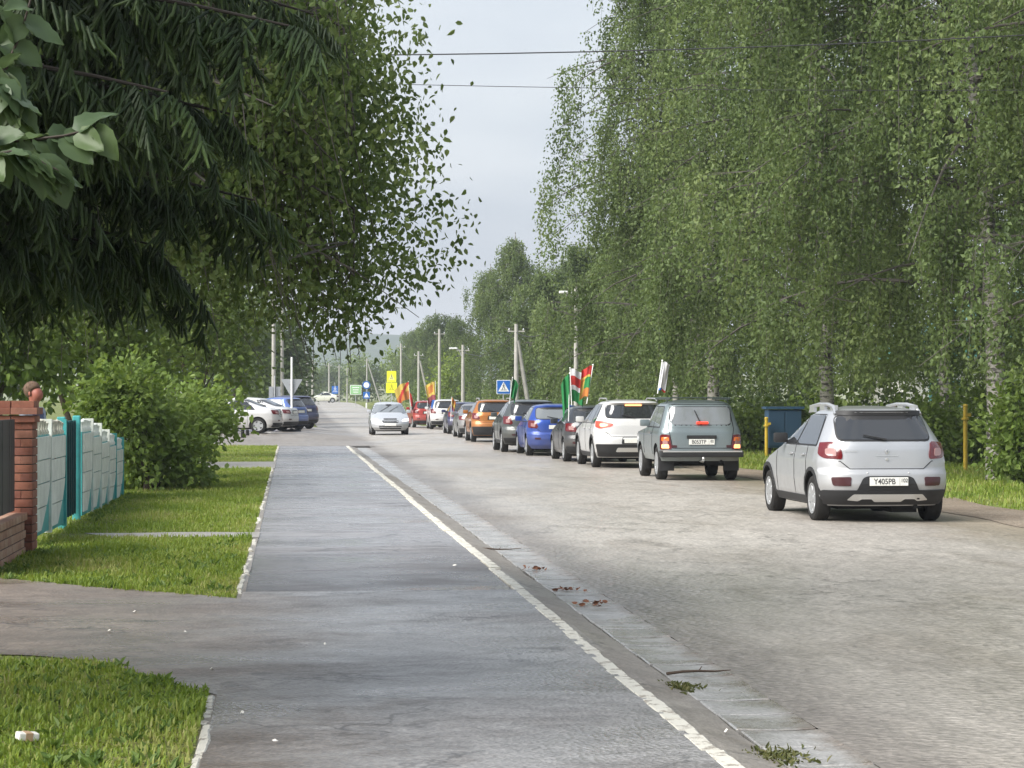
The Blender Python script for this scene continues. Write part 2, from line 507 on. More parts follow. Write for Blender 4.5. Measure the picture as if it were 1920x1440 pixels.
SX0, SX1 = -0.38, 1.85             # pavement edges
ROADZ = -0.06
JY0, JY1 = 77.0, 120.0             # mouth of the side street on the left
def lot_z(x, y):
    s = min(1, max(0, (y - 78) / 14)); s = s * s * (3 - 2 * s)
    r = min(1, max(0, (2.6 - x) / 2.4))
    e = min(1, max(0, (126 - y) / 6))
    return -0.045 + 0.25 * s * r * e
def rise(y):                        # the street climbs gently beyond the crossroads
    t = min(1, max(0, (y - 140) / 170))
    return 1.15 * t * t * (3 - 2 * t)
def ground_z(x, y):
    if x < -0.42:
        if y < 76.8: return 0.008
        if y < JY1 + 1: return lot_z(x, y) - 0.05
        return 0.10 + rise(y)
    if x < 10.0: return -0.16 + rise(y)
    return -0.055 + rise(y)
xs = [-1500, -600, -300, -150, -80, -45, -30, -20, -14, -10, -7, -5, -3.5, -2.5, -1.5, -0.9, -0.43, -0.41, 0.5, 2.6, 5, 8, 9.9, 10.1, 10.8, 12, 14, 17, 20, 25, 32, 45, 70, 110, 180, 320, 650, 1500]
ysg = [-200, -60, -20, 0] + fr(4, 76, 4) + [76.7, 76.9, 82, 87, 92, 98, 105, 112, 118, 120.9, 121.1, 126, 140, 160, 180] + fr(190, 440, 12.5) + [480, 560, 700, 900, 1200, 1600, 2100, 2800]
vs = [(x, y, ground_z(x, y)) for y in ysg for x in xs]
nx = len(xs)
fs = [(j * nx + i, j * nx + i + 1, (j + 1) * nx + i + 1, (j + 1) * nx + i) for j in range(len(ysg) - 1) for i in range(nx - 1)]
tag(MB().add(vs, fs).obj('ground', M_GRASS_GROUND), kind='structure')

# carriageway, shoulder, side street
strip('road', lambda y: 2.64 if y < 76 else (2.2 if y < 130 else 1.6), lambda y: 9.9 + wob(y, 0.21, 0.10) if y < 135 else 8.0 + wob(y, 0.05, 0.1), fr(-12, 76, 2) + fr(76.1, 300, 4) + fr(310, 1400, 50), lambda x, y: ROADZ + rise(y) + 0.03 * (1 - ((x - 6.2) / 3.7) ** 2), M_ROAD, nx=8)
strip('dirt_shoulder', lambda y: 9.55 + wob(y, 0.33, 0.14, 1.0), lambda y: 10.9 + wob(y, 0.27, 0.16, 2.0) - 0.010 * max(0, y - 40), fr(-12, 150, 0.8), lambda x, y: -0.045 + 0.012 * min(1, max(0, x - 9.8)), M_DIRT, nx=4)
strip('side_street', lambda y: -45.0, lambda y: 2.9 if y < 119 else 2.9, fr(JY0, JY1, 2.5), lambda x, y: lot_z(x, y) + 0.006, M_ROAD, nx=40)
strip('side_street_edge', lambda y: -45.0, lambda y: 2.7, [JY0 - 0.6, JY0 + 0.4], lambda x, y: -0.028 + (0.03 if y < JY0 else 0), M_APRON, nx=30)

# pavement
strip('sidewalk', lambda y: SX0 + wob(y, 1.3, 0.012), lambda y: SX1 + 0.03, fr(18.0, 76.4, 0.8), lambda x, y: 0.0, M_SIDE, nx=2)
strip('driveway_crossing', lambda y: SX0 - 0.012, lambda y: SX1 + 0.03, fr(-6, 18.6, 0.6), lambda x, y: 0.0105, M_SIDE_NEAR, nx=6)
far_e = [gp(*p, 0.016) for p in ((0, 1083), (120, 1094), (230, 1105), (340, 1112), (455, 1121))]
near_e = [gp(*p, 0.016) for p in ((0, 1226), (100, 1230), (180, 1240), (260, 1262), (330, 1283), (412, 1300))]
def interp(pts, x):
    if x <= pts[0].x: return pts[0].y
    for a, b in zip(pts, pts[1:]):
        if x <= b.x: return a.y + (b.y - a.y) * (x - a.x) / max(1e-6, b.x - a.x)
    return pts[-1].y
def drive_far(x): return interp(sorted(far_e, key=lambda p: p.x), x)
def drive_near(x): return interp(sorted(near_e, key=lambda p: p.x), x)
vs, fs = [], []
dx = fr(-9, SX0, 0.14)
for x in dx:
    a, b = drive_near(x) + wob(x, 5, 0.03), drive_far(x) + wob(x, 4, 0.03)
    for k in range(5):
        vs.append((x, a + (b - a) * k / 4, 0.016 - 0.005 * min(1, max(0, (x + 1.0) / 0.6))))
for i in range(len(dx) - 1):
    for k in range(4):
        p = i * 5 + k
        fs.append((p, p + 5, p + 6, p + 1))
tag(MB().add(vs, fs).obj('driveway', M_DRIVE), kind='structure')
PATHS = [(25.9, 26.9, -2.2), (50.5, 57.5, -6.0), (71.5, 76.8, -30.0)]
strip('garden_path', lambda y: -2.35 + 0.25 * math.sin(y * 2), lambda y: SX0 + 0.02, fr(25.9, 26.9, 0.2), lambda x, y: 0.014 + 0.004 * math.sin(x * 4), M_PATH, nx=8)
strip('cross_path', lambda y: -9.0, lambda y: SX0 + 0.02, fr(51.5, 57.0, 0.5), lambda x, y: 0.014, M_PATH, nx=6)

# kerb: apron with whitewashed stones, gutter trays
def apron_z(x, y):
    t = (x - 1.97) / 0.23
    return -0.004 - 0.046 * max(0.0, t) + 0.003 * math.sin(y * 2.1)
kerb = strip('kerb', lambda y: 1.93, lambda y: 2.215 + wob(y, 1.1, 0.012), fr(-6, 76.5, 0.35), apron_z, M_APRON, nx=4)
def stone_mesh(seed, lx, ly, lz, chip):
    rr = random.Random(seed)
    mb = MB()
    n = 9
    vs, fs = [], []
    for j in range(n + 1):
        y = -ly / 2 + ly * j / n
        e = 1.0 - (chip * rr.random() if rr.random() < 0.45 else 0.0)
        zt = lz / 2 * (1 - (0.5 * chip if rr.random() < 0.2 else 0))
        xl, xr = -lx / 2 * (1 - chip * 0.4 * rr.random()), lx / 2 * e
        for x, z in ((xl, -lz / 2), (xl, zt - 0.006), (xl + 0.008, zt), (xr - 0.012, zt), (xr, zt - 0.010), (xr, -lz / 2)):
            vs.append((x, y, z))
    for j in range(n):
        for k in range(5):
            a = j * 6 + k
            fs.append((a, a + 6, a + 7, a + 1))
    fs.append(tuple(range(6))); fs.append(tuple(range(n * 6 + 5, n * 6 - 1, -1)))
    return mb.add(vs, fs).mesh('kerb_stone', M_WHITEWASH, fix=True)
ks = [stone_mesh(i, 0.105, 0.99, 0.12, 0.22) for i in range(6)]
y = -3.0
i = 0
while y < 76:
    o = link('kerb_stone', ks[(i * 5 + i // 4) % 6], kerb, (1.905 + wob(y, 0.35, 0.012) + random.uniform(-0.006, 0.006), y + 0.5, -0.046 + random.uniform(-0.005, 0.005)), (0, 0, random.uniform(-0.010, 0.010)))
    y += 1.0
    i += 1
gut = strip('gutter', lambda y: 2.19, lambda y: 2.70 + wob(y, 1.7, 0.02), fr(-6, 76.5, 0.5), lambda x, y: -0.095 if y < 42 else -0.058, M_CONC, nx=1)
def tray_mesh(seed):
    rr = random.Random(seed)
    mb = MB()
    prof = [(-0.205, 0.0), (-0.197, 0.006), (-0.10, 0.001), (0.0, -0.001), (0.10, 0.001), (0.197, 0.006), (0.205, 0.0)]
    vs, fs = [], []
    ly = 0.520
    for j, yy in enumerate((-ly / 2, -ly / 2 + 0.01, ly / 2 - 0.01, ly / 2)):
        dz = -0.004 if j in (0, 3) else 0.0
        for x, z in prof:
            vs.append((x + rr.uniform(-0.004, 0.004), yy + rr.uniform(-0.004, 0.004), z + dz + rr.uniform(-0.001, 0.001)))
        vs.append((0.205, yy, -0.05)); vs.append((-0.205, yy, -0.05))
    k = len(prof) + 2
    for j in range(3):
        for q in range(k):
            fs.append((j * k + q, j * k + (q + 1) % k, (j + 1) * k + (q + 1) % k, (j + 1) * k + q))
    fs.append(tuple(range(k))); fs.append(tuple(range(4 * k - 1, 3 * k - 1, -1)))
    return mb.add(vs, fs).mesh('gutter_tray', M_CONC, fix=True)
gm = [tray_mesh(i) for i in range(5)]
for i in range(84):
    y = -3.0 + 0.55 * i
    link('gutter_tray', gm[(i * 3) % 5], gut, (2.43 + random.uniform(-0.008, 0.008), y, -0.054 + random.uniform(-0.003, 0.003)), (random.uniform(-0.004, 0.004), random.uniform(-0.008, 0.008), random.uniform(-0.015, 0.015)))
# whitewashed edging along the lawn side
edge = strip('lawn_edging', lambda y: -0.47, lambda y: -0.37, fr(8, 76.3, 1.0), lambda x, y: 0.006, M_APRON, nx=1)
es = [stone_mesh(20 + i, 0.055, 0.51, 0.07, 0.30) for i in range(5)]
y = 8.0
i = 0
while y < 76:
    if not (12.1 < y < 18.3 or 25.6 < y < 27.0 or 51.3 < y < 57.1):
        if random.random() < 0.88:
            link('edging_stone', es[i % 5], edge, (-0.415 + random.uniform(-0.018, 0.018), y + 0.2, -0.020 + random.uniform(-0.010, 0.006)), (random.uniform(-0.02, 0.02), random.uniform(-0.1, 0.1), random.uniform(-0.04, 0.04)))
    y += 0.52
    i += 1

# hills on the horizon
def hill(name, y0, depth, h, seed, mat, x0=-900, x1=1300, wid=14):
    rr = random.Random(seed)
    ph = [rr.uniform(0, 6.3) for _ in range(6)]
    vs, fs = [], []
    N, K = 90, 8
    for i in range(N + 1):
        x = x0 + (x1 - x0) * i / N
        hh = h * (0.72 + 0.16 * math.sin(x / 260 + ph[0]) + 0.09 * math.sin(x / 97 + ph[1]) + 0.02 * math.sin(x / 21 + ph[2]) + 0.012 * math.sin(x / 8 + ph[3]))
        for k in range(K + 1):
            t = k / K
            vs.append((x, y0 + depth * t, -1 + (hh + 1) * math.sin(t * math.pi / 2)))
    for i in range(N):
        for k in range(K):
            a = i * (K + 1) + k
            fs.append((a, a + K + 1, a + K + 2, a + 1))
    return tag(MB().add(vs, fs).obj(name, mat, smooth=60), kind='structure')
M_HILL = surface('wooded hillside', [(0.035, 0.06, 0.03), (0.055, 0.085, 0.035), (0.12, 0.15, 0.05)], (0.006, 0.02), (0.9, 1.0), 0.3, 1.0, fine=0.3, speck=0.4, spec=0.1)
M_FIELD = surface('hill field', [(0.22, 0.24, 0.10), (0.28, 0.29, 0.13), (0.12, 0.16, 0.06)], (0.004, 0.012), (0.9, 1.0), 0.2, 0.5, fine=0.3, speck=0.15, spec=0.1)
hill('far_hill', 1500, 700, 80, 3, M_HILL)
hill('low_hill', 1050, 350, 26, 5, M_FIELD)

# haze over everything
M_HAZE = bpy.data.materials.new('thin haze')
M_HAZE.use_nodes = True
hn = M_HAZE.node_tree.nodes
hn.clear()
ho = hn.new('ShaderNodeOutputMaterial'); hv = hn.new('ShaderNodeVolumePrincipled')
hv.inputs['Color'].default_value = (0.86, 0.92, 1.0, 1)
hv.inputs['Density'].default_value = 0.00042
hv.inputs['Anisotropy'].default_value = 0.2
M_HAZE.node_tree.links.new(hv.outputs['Volume'], ho.inputs['Volume'])
hb = MB().box((0, 1300, 49), (3200, 3200, 102))
tag(hb.obj('haze', M_HAZE), kind='stuff')
# ================================================================== CARS
M_BLACK = plain('black plastic trim', (0.018, 0.018, 0.019), 0.55, spec=0.4)
M_UNDER = plain('underbody', (0.012, 0.012, 0.012), 0.8, spec=0.2)
M_TYRE = plain('tyre rubber', (0.022, 0.021, 0.020), 0.85, spec=0.25, var=0.3)
M_RIM = plain('alloy rim', (0.50, 0.51, 0.52), 0.35, metal=0.7)
M_RIMDARK = plain('steel wheel', (0.12, 0.12, 0.125), 0.5, metal=0.4)
M_GLASS = plain('tinted car glass', (0.022, 0.024, 0.027), 0.04, spec=0.9, coat=0.5)
M_GLASSL = plain('pale car glass', (0.16, 0.175, 0.185), 0.05, spec=0.9, coat=0.5)
M_RED = plain('red lamp lens', (0.11, 0.006, 0.009), 0.15, spec=0.6, coat=0.6)
M_DRED = plain('dark red reflector', (0.045, 0.008, 0.010), 0.3, coat=0.3)
M_CLEAR = plain('clear lamp lens', (0.34, 0.19, 0.18), 0.15, coat=0.6)
M_AMBER = plain('amber lamp lens', (0.65, 0.16, 0.02), 0.2, coat=0.5)
M_REDLIT = plain('lit red lamp', (0.8, 0.03, 0.02), 0.3, emit=0.30, ecol=(1.0, 0.05, 0.02))
M_HOT = plain('lit lamp bulb', (1.0, 0.45, 0.2), 0.3, emit=0.55, ecol=(1.0, 0.36, 0.12))
M_HEAD = plain('lit headlamp', (0.95, 0.95, 0.95), 0.15, emit=0.8, ecol=(1.0, 0.98, 0.94))
M_PLATE = plain('number plate white', (0.72, 0.72, 0.68), 0.45, var=0.12, vscale=20)
M_PTEXT = plain('plate lettering', (0.05, 0.05, 0.055), 0.6)
M_CHROME = plain('brushed metal', (0.62, 0.62, 0.61), 0.3, metal=0.8)
M_SEAM = plain('panel gap', (0.01, 0.01, 0.01), 0.9, spec=0.1)

def lerp_tab(tab, z):
    if z <= tab[0][0]: return tab[0][1]
    for (a, va), (b, vb) in zip(tab, tab[1:]):
        if z <= b: return va + (vb - va) * (z - a) / (b - a) if b > a else vb
    return tab[-1][1]

class Shape:
    def __init__(s, rear, front, hw, cr=0.30, nr=5.0, cf=0.45, nf=3.2):
        s.rear, s.front, s.hw_, s.cr, s.nr, s.cf, s.nf = rear, front, hw, cr, nr, cf, nf
        s.z0, s.z1 = hw[0][0], hw[-1][0]
    def hw(s, z): return lerp_tab(s.hw_, z)
    def ends(s, z):
        a, b = lerp_tab(s.rear, z), lerp_tab(s.front, z)
        L = max(0.05, b - a)
        cr, cf = s.cr, s.cf
        if cr + cf > 0.9 * L:
            k = 0.9 * L / (cr + cf); cr *= k; cf *= k
        return a, b, cr, cf
    def ry(s, x, z):
        a, b, cr, cf = s.ends(z)
        return a + cr * min(1, abs(x) / max(0.01, s.hw(z))) ** s.nr
    def fy(s, x, z):
        a, b, cr, cf = s.ends(z)
        return b - cf * min(1, abs(x) / max(0.01, s.hw(z))) ** s.nf
    def rear_pt(s, x, z, off=0.0):
        h = s.hw(z)
        x = max(-h, min(h, x))
        e = 0.01
        dx = (s.ry(min(h, x + e), z) - s.ry(max(-h, x - e), z)) / max(1e-4, min(h, x + e) - max(-h, x - e))
        dz = (s.ry(x, z + e) - s.ry(x, z - e)) / (2 * e)
        n = Vector((dx, -1, dz)).normalized()
        return Vector((x, s.ry(x, z), z)) + n * off
    def front_pt(s, x, z, off=0.0):
        h = s.hw(z)
        x = max(-h, min(h, x))
        e = 0.01
        dx = (s.fy(min(h, x + e), z) - s.fy(max(-h, x - e), z)) / max(1e-4, min(h, x + e) - max(-h, x - e))
        dz = (s.fy(x, z + e) - s.fy(x, z - e)) / (2 * e)
        n = Vector((-dx, 1, -dz)).normalized()
        return Vector((x, s.fy(x, z), z)) + n * off
    def side_pt(s, sg, y, z, off=0.0):
        a, b, cr, cf = s.ends(z)
        h = s.hw(z)
        if y < a + cr:
            t = max(0.0, (y - a) / cr); x = h * t ** (1 / s.nr)
        elif y > b - cf:
            t = max(0.0, (b - y) / cf); x = h * t ** (1 / s.nf)
        else: x = h
        e = 0.01
        dz = (s.hw(z + e) - s.hw(z - e)) / (2 * e)
        n = Vector((sg, 0, -dz)).normalized()
        return Vector((sg * x, y, z)) + n * off
    def body(s, wheels, rw, mats):
        zs = sorted(set([round(a, 4) for a, _ in s.rear + s.front + s.hw_ if s.z0 <= a <= s.z1]))
        full = []
        for a, b in zip(zs, zs[1:]):
            k = max(1, int(math.ceil((b - a) / 0.05)))
            full += [a + (b - a) * i / k for i in range(k)]
        full.append(zs[-1])
        NR, NS = 20, 10
        rings = []
        for z in full:
            h = s.hw(z)
            a, b, cr, cf = s.ends(z)
            ring = []
            for i in range(NR + 1):
                x = h * math.sin(-math.pi / 2 + math.pi * i / NR)
                ring.append((x, s.ry(x, z), z))
            for i in range(1, NS):
                ring.append((h, a + cr + (b - cf - a - cr) * i / NS, z))
            for i in range(NR + 1):
                x = h * math.sin(math.pi / 2 - math.pi * i / NR)
                ring.append((x, s.fy(x, z), z))
            for i in range(1, NS):
                ring.append((-h, b - cf + (a + cr - b + cf) * i / NS, z))
            rings.append(ring)
        n = len(rings[0])
        mb = MB()
        vs = [p for r_ in rings for p in r_]
        fs = []
        for j in range(len(rings) - 1):
            for k in range(n):
                k2 = (k + 1) % n
                fs.append((j * n + k, j * n + k2, (j + 1) * n + k2, (j + 1) * n + k))
        fs.append(tuple(range(n - 1, -1, -1)))
        t = len(rings) - 1
        fs.append(tuple(t * n + k for k in range(n)))
        mb.add(vs, fs)
        me = mb.mesh('body', mats)
        # wheel arches
        if wheels:
            hm = max(w for _, w in s.hw_)
            cb = MB()
            ra = rw + 0.055
            for wy in wheels:
                for sg in (-1, 1):
                    cb.lathe([(ra, sg * (hm - 0.30) if sg > 0 else -(hm + 0.1)), (ra, (hm + 0.1) if sg > 0 else -(hm - 0.30))], 28, 'x', (0, wy, rw + 0.01))
            cm = cb.mesh('cut', mats, fix=True)
            A = bpy.data.objects.new('a', me); B = bpy.data.objects.new('b', cm)
            COL.objects.link(A); COL.objects.link(B)
            md = A.modifiers.new('b', 'BOOLEAN'); md.operation = 'DIFFERENCE'; md.object = B; md.solver = 'EXACT'
            dg = bpy.context.evaluated_depsgraph_get()
            dg.update()
            new = bpy.data.meshes.new_from_object(A.evaluated_get(dg))
            bpy.data.objects.remove(A); bpy.data.objects.remove(B)
            if len(new.polygons) > 200:
                me = new
            for p in me.polygons:
                c = p.center
                if c.z < s.z0 + 0.004: p.material_index = 1
                for wy in wheels:
                    if math.hypot(c.y - wy, c.z - rw - 0.01) < ra + 0.004 and abs(p.normal.x) < 0.9 and abs(c.x) < hm + 0.01 and abs(p.normal.y * (c.y - wy) + p.normal.z * (c.z - rw)) > 0.3 * ra and (p.normal.y * (c.y - wy) + p.normal.z * (c.z - rw)) < 0:
                        p.material_index = 1
                    elif abs(abs(c.x) - (hm - 0.30)) < 0.01 and math.hypot(c.y - wy, c.z - rw) < ra + 0.01:
                        p.material_index = 1
        me.polygons.foreach_set('use_smooth', [True] * len(me.polygons))
        me.set_sharp_from_angle(angle=R(38))
        me.update()
        return me

def rounded(poly, r=0.03, k=4):
    """round the corners of a polygon"""
    out = []
    n = len(poly)
    for i in range(n):
        p0, p1, p2 = Vector(poly[i - 1]), Vector(poly[i]), Vector(poly[(i + 1) % n])
        a, b = (p0 - p1), (p2 - p1)
        rr = min(r, a.length * 0.45, b.length * 0.45)
        s, e = p1 + a.normalized() * rr, p1 + b.normalized() * rr
        for j in range(k + 1):
            t = j / k
            out.append(tuple((s * (1 - t) + p1 * t) * (1 - t) + (p1 * (1 - t) + e * t) * t))
    return out
def patch(fn, poly, off=0.004, step=0.06, thick=0.0):
    """fill polygon (a,b), lay it on the surface fn(a,b,off); returns MB"""
    dense = []
    n = len(poly)
    for i in range(n):
        a, b = Vector(poly[i]), Vector(poly[(i + 1) % n])
        k = max(1, int((b - a).length / step))
        for j in range(k):
            dense.append(a + (b - a) * (j / k))
    nb = len(dense)
    pts = list(dense)
    x0, x1 = min(p.x for p in dense), max(p.x for p in dense)
    y0, y1 = min(p.y for p in dense), max(p.y for p in dense)
    def inside(x, y):
        c = False
        for i in range(nb):
            p, q = dense[i], dense[i - 1]
            if (p.y > y) != (q.y > y) and x < (q.x - p.x) * (y - p.y) / (q.y - p.y) + p.x: c = not c
        return c
    x = x0 + step / 2
    while x < x1:
        y = y0 + step / 2
        while y < y1:
            if inside(x, y) and min((Vector((x, y)) - p).length for p in dense) > step * 0.45:
                pts.append(Vector((x, y)))
            y += step
        x += step
    r_ = delaunay_2d_cdt(pts, [], [list(range(nb))], 1, 1e-6)
    vs2, fs = r_[0], r_[2]
    mb = MB()
    top = [fn(p.x, p.y, off) for p in vs2]
    mb.add(top, [tuple(f) for f in fs])
    # rim going down into the body
    mb.add([fn(p.x, p.y, off) for p in dense] + [fn(p.x, p.y, -0.012 - thick) for p in dense], [(i, (i + 1) % nb, nb + (i + 1) % nb, nb + i) for i in range(nb)])
    return mb
def seam(fn, line, w=0.006, off=0.0025):
    """thin dark gap along a line"""
    pts = [Vector(p) for p in line]
    dense = []
    for a, b in zip(pts, pts[1:]):
        k = max(1, int((b - a).length / 0.05))
        dense += [a + (b - a) * (j / k) for j in range(k)]
    dense.append(pts[-1])
    return MB().tube([fn(p.x, p.y, off - w * 0.4) for p in dense], w, 5)

def wheel_meshes(r, w, spokes, dark=False):
    t = MB()
    t.lathe([(r * 0.66, -w / 2 + 0.01), (r * 0.80, -w / 2), (r * 0.93, -w / 2 + 0.006), (r, -w / 2 + 0.035), (r, w / 2 - 0.035), (r * 0.93, w / 2 - 0.006), (r * 0.80, w / 2), (r * 0.66, w / 2 - 0.01), (r * 0.62, 0)], 36, 'x', close=False)
    # side walls closed by an inner disc
    t.lathe([(r * 0.67, -0.02), (0.0, -0.02)], 24, 'x', close=False)
    tm = t.mesh('tyre', M_TYRE, smooth=50, fix=False)
    q = MB()
    q.lathe([(r * 0.66, w / 2 - 0.008), (r * 0.67, w / 2 - 0.002), (r * 0.60, w / 2 - 0.004), (r * 0.58, w / 2 - 0.05)], 32, 'x', close=False)
    for k in range(spokes):
        a = 2 * math.pi * k / spokes
        wd = 2 * math.pi * r * 0.3 / spokes * 0.5
        def P(rad, tan, x):
            return (x, rad * math.cos(a) - tan * math.sin(a), rad * math.sin(a) + tan * math.cos(a))
        q.add([P(r * .1, -wd, w / 2 - .012), P(r * .1, wd, w / 2 - .012), P(r * .63, wd * 1.1, w / 2 - .008), P(r * .63, -wd * 1.1, w / 2 - .008), P(r * .1, -wd * 1.2, w / 2 - .05), P(r * .1, wd * 1.2, w / 2 - .05), P(r * .63, wd * 1.3, w / 2 - .05), P(r * .63, -wd * 1.3, w / 2 - .05)],
              [(0, 1, 2, 3), (0, 4, 5, 1), (1, 5, 6, 2), (2, 6, 7, 3), (3, 7, 4, 0)])
    q.lathe([(0.0, w / 2 - 0.004), (r * 0.17, w / 2 - 0.008), (r * 0.18, w / 2 - 0.05)], 18, 'x', close=False)
    rm = q.mesh('rim', M_RIMDARK if dark else M_RIM, smooth=40)
    return tm, rm
_wh = {}
def add_wheels(root, hwm, wys, r, w=0.205, spokes=5, dark=False, steer=0.0):
    key = (r, w, spokes, dark)
    if key not in _wh: _wh[key] = wheel_meshes(*key)
    tm, rm = _wh[key]
    for wy in wys:
        for sg in (-1, 1):
            o = link('wheel', tm, root, (sg * (hwm - w / 2 - 0.012), wy, r), (0, 0, (0 if sg > 0 else math.pi) + (steer if wy > 1.5 else 0)))
            link('rim', rm, o)

_txt = {}
def text_mesh(body, size, mat):
    k = (body, size, mat.name)
    if k in _txt: return _txt[k]
    cu = bpy.data.curves.new('t', 'FONT')
    cu.body = body; cu.size = size; cu.align_x = 'CENTER'; cu.align_y = 'CENTER'
    cu.offset = size * 0.012
    cu.extrude = 0.001
    o = bpy.data.objects.new('t', cu); COL.objects.link(o)
    dg = bpy.context.evaluated_depsgraph_get(); dg.update()
    me = bpy.data.meshes.new_from_object(o.evaluated_get(dg))
    bpy.data.objects.remove(o)
    me.materials.clear(); me.materials.append(mat)
    _txt[k] = me
    return me
def number_plate(root, x, y, z, tilt=0.0, text=None, region='102', flip=False):
    mb = MB().rbox((0, 0, 0), (0.52, 0.014, 0.112), 0.005)
    fl = math.pi if flip else 0.0
    o = mb.obj('number_plate', M_PLATE, root, loc=(x, y, z), rot=(tilt, 0, fl))
    if text:
        t = link('plate_lettering', text_mesh(text, 0.105, M_PTEXT), o, (-0.06, -0.0085, -0.002), (math.pi / 2, 0, 0), (0.88, 1, 1))
        t = link('plate_lettering', text_mesh(region, 0.072, M_PTEXT), o, (0.205, -0.0085, 0.012), (math.pi / 2, 0, 0), (0.9, 1, 1))
        MB().box((0.145, -0.0075, 0), (0.004, 0.002, 0.10)).obj('plate_divider', M_PTEXT, o)
    return o
def mirror(root, sg, x, y, z, m):
    mb = MB()
    mb.rbox((sg * (x + 0.11), y, z), (0.20, 0.09, 0.14), 0.03)
    mb.box((sg * (x + 0.01), y + 0.01, z - 0.05), (0.10, 0.05, 0.04))
    return mb.obj('wing_mirror', m, root, smooth=45)

HATCH = dict(
    rear=[(.22, .14), (.33, .04), (.5, 0), (.64, .015), (.70, .07), (.95, .09), (1.02, .11), (1.38, .36), (1.43, .33), (1.465, .40), (1.49, .75), (1.51, 1.3)],
    front=[(.22, 3.95), (.35, 4.06), (.5, 4.08), (.62, 4.02), (.72, 3.86), (.80, 3.62), (.90, 3.2), (.96, 2.95), (1.02, 2.78), (1.38, 2.02), (1.45, 1.80), (1.51, 1.4)],
    hw=[(.22, .78), (.35, .84), (.55, .865), (.80, .865), (.98, .83), (1.38, .64), (1.44, .59), (1.48, .48), (1.51, .22)], L=4.08, wb=(.70, 3.29), r=.31)
SUV = dict(
    rear=[(.26, .16), (.38, .05), (.58, 0), (.72, .02), (.78, .07), (1.02, .09), (1.10, .12), (1.50, .36), (1.55, .30), (1.585, .36), (1.61, .8), (1.63, 1.5)],
    front=[(.26, 4.28), (.40, 4.38), (.6, 4.40), (.75, 4.34), (.86, 4.15), (.95, 3.75), (1.03, 3.35), (1.10, 3.1), (1.50, 2.25), (1.57, 1.95), (1.63, 1.6)],
    hw=[(.26, .84), (.40, .90), (.62, .925), (.90, .925), (1.08, .89), (1.50, .68), (1.57, .62), (1.605, .5), (1.63, .24)], L=4.40, wb=(.90, 3.54), r=.345)
SEDAN = dict(
    rear=[(.22, .14), (.34, .04), (.52, 0), (.70, .02), (.90, .05), (.99, .10), (1.03, .42), (1.06, .62), (1.36, 1.32), (1.41, 1.5), (1.44, 1.8), (1.455, 2.1)],
    front=[(.22, 4.25), (.35, 4.34), (.5, 4.36), (.62, 4.30), (.70, 4.12), (.78, 3.8), (.88, 3.35), (.94, 3.1), (1.00, 2.95), (1.34, 2.3), (1.41, 2.15), (1.455, 2.15)],
    hw=[(.22, .78), (.35, .83), (.55, .855), (.80, .855), (.96, .82), (1.34, .62), (1.40, .56), (1.435, .45), (1.455, .2)], L=4.36, wb=(.88, 3.42), r=.305)
NIVA = dict(
    rear=[(.40, .14), (.52, .10), (.62, .09), (.66, .10), (.98, .12), (1.06, .15), (1.10, .17), (1.50, .34), (1.55, .38), (1.585, .46), (1.61, .7), (1.63, 1.2)],
    front=[(.40, 3.55), (.52, 3.66), (.75, 3.68), (.86, 3.66), (.95, 3.55), (1.0, 3.0), (1.04, 2.55), (1.08, 2.45), (1.50, 1.95), (1.56, 1.8), (1.63, 1.5)],
    hw=[(.40, .77), (.52, .81), (.66, .825), (.92, .825), (1.0, .81), (1.08, .785), (1.50, .665), (1.55, .62), (1.595, .52), (1.63, .25)], L=3.72, wb=(.80, 3.0), r=.345)

def mk(spec, **over):
    d = dict(spec); d.update(over)
    s = Shape(d['rear'], d['front'], d['hw'], d.get('cr', .30), d.get('nr', 5), d.get('cf', .45), d.get('nf', 3.2))
    s.d = d
    return s
def scale_spec(spec, sx=1, sy=1, sz=1):
    d = dict(spec)
    d['rear'] = [(a * sz, b * sy) for a, b in spec['rear']]
    d['front'] = [(a * sz, b * sy) for a, b in spec['front']]
    d['hw'] = [(a * sz, b * sx) for a, b in spec['hw']]
    d['L'] = spec['L'] * sy; d['wb'] = tuple(w * sy for w in spec['wb'])
    return d

def side_windows(s, root, belt, top, segs, glass, trim=M_BLACK):
    """segs: list of (y0 at belt, y1 at belt, y0 at top, y1 at top)"""
    for sg in (-1, 1):
        fn = lambda a, b, o, sg=sg: s.side_pt(sg, a, b, o)
        y0, y1 = min(q[0] for q in segs) - .04, max(q[1] for q in segs) + .05
        t0, t1 = min(q[2] for q in segs) - .04, max(q[3] for q in segs) + .03
        fr_ = patch(fn, rounded([(y0, belt - .02), (y1, belt - .02), (t1, top + .02), (t0, top + .02)], .05), .003, .12).obj('window_surround', trim, root)
        for a, b, c, d in segs:
            patch(fn, rounded([(a, belt), (b, belt), (d, top), (c, top)], .03), .009, .12).obj('side_window', glass, root, smooth=50)
def doors(s, root, ys, z0, z1, m):
    for sg in (-1, 1):
        fn = lambda a, b, o, sg=sg: s.side_pt(sg, a, b, o)
        for y in ys:
            seam(fn, [(y, z0), (y, z1)], .005).obj('door_gap', M_SEAM, root)
        for y in ys[:-1]:
            p = s.side_pt(sg, y + .16, z1 - .12, .018)
            MB().rbox((p.x, p.y, p.z), (.03, .17, .03), .01).obj('door_handle', m, root, smooth=45)
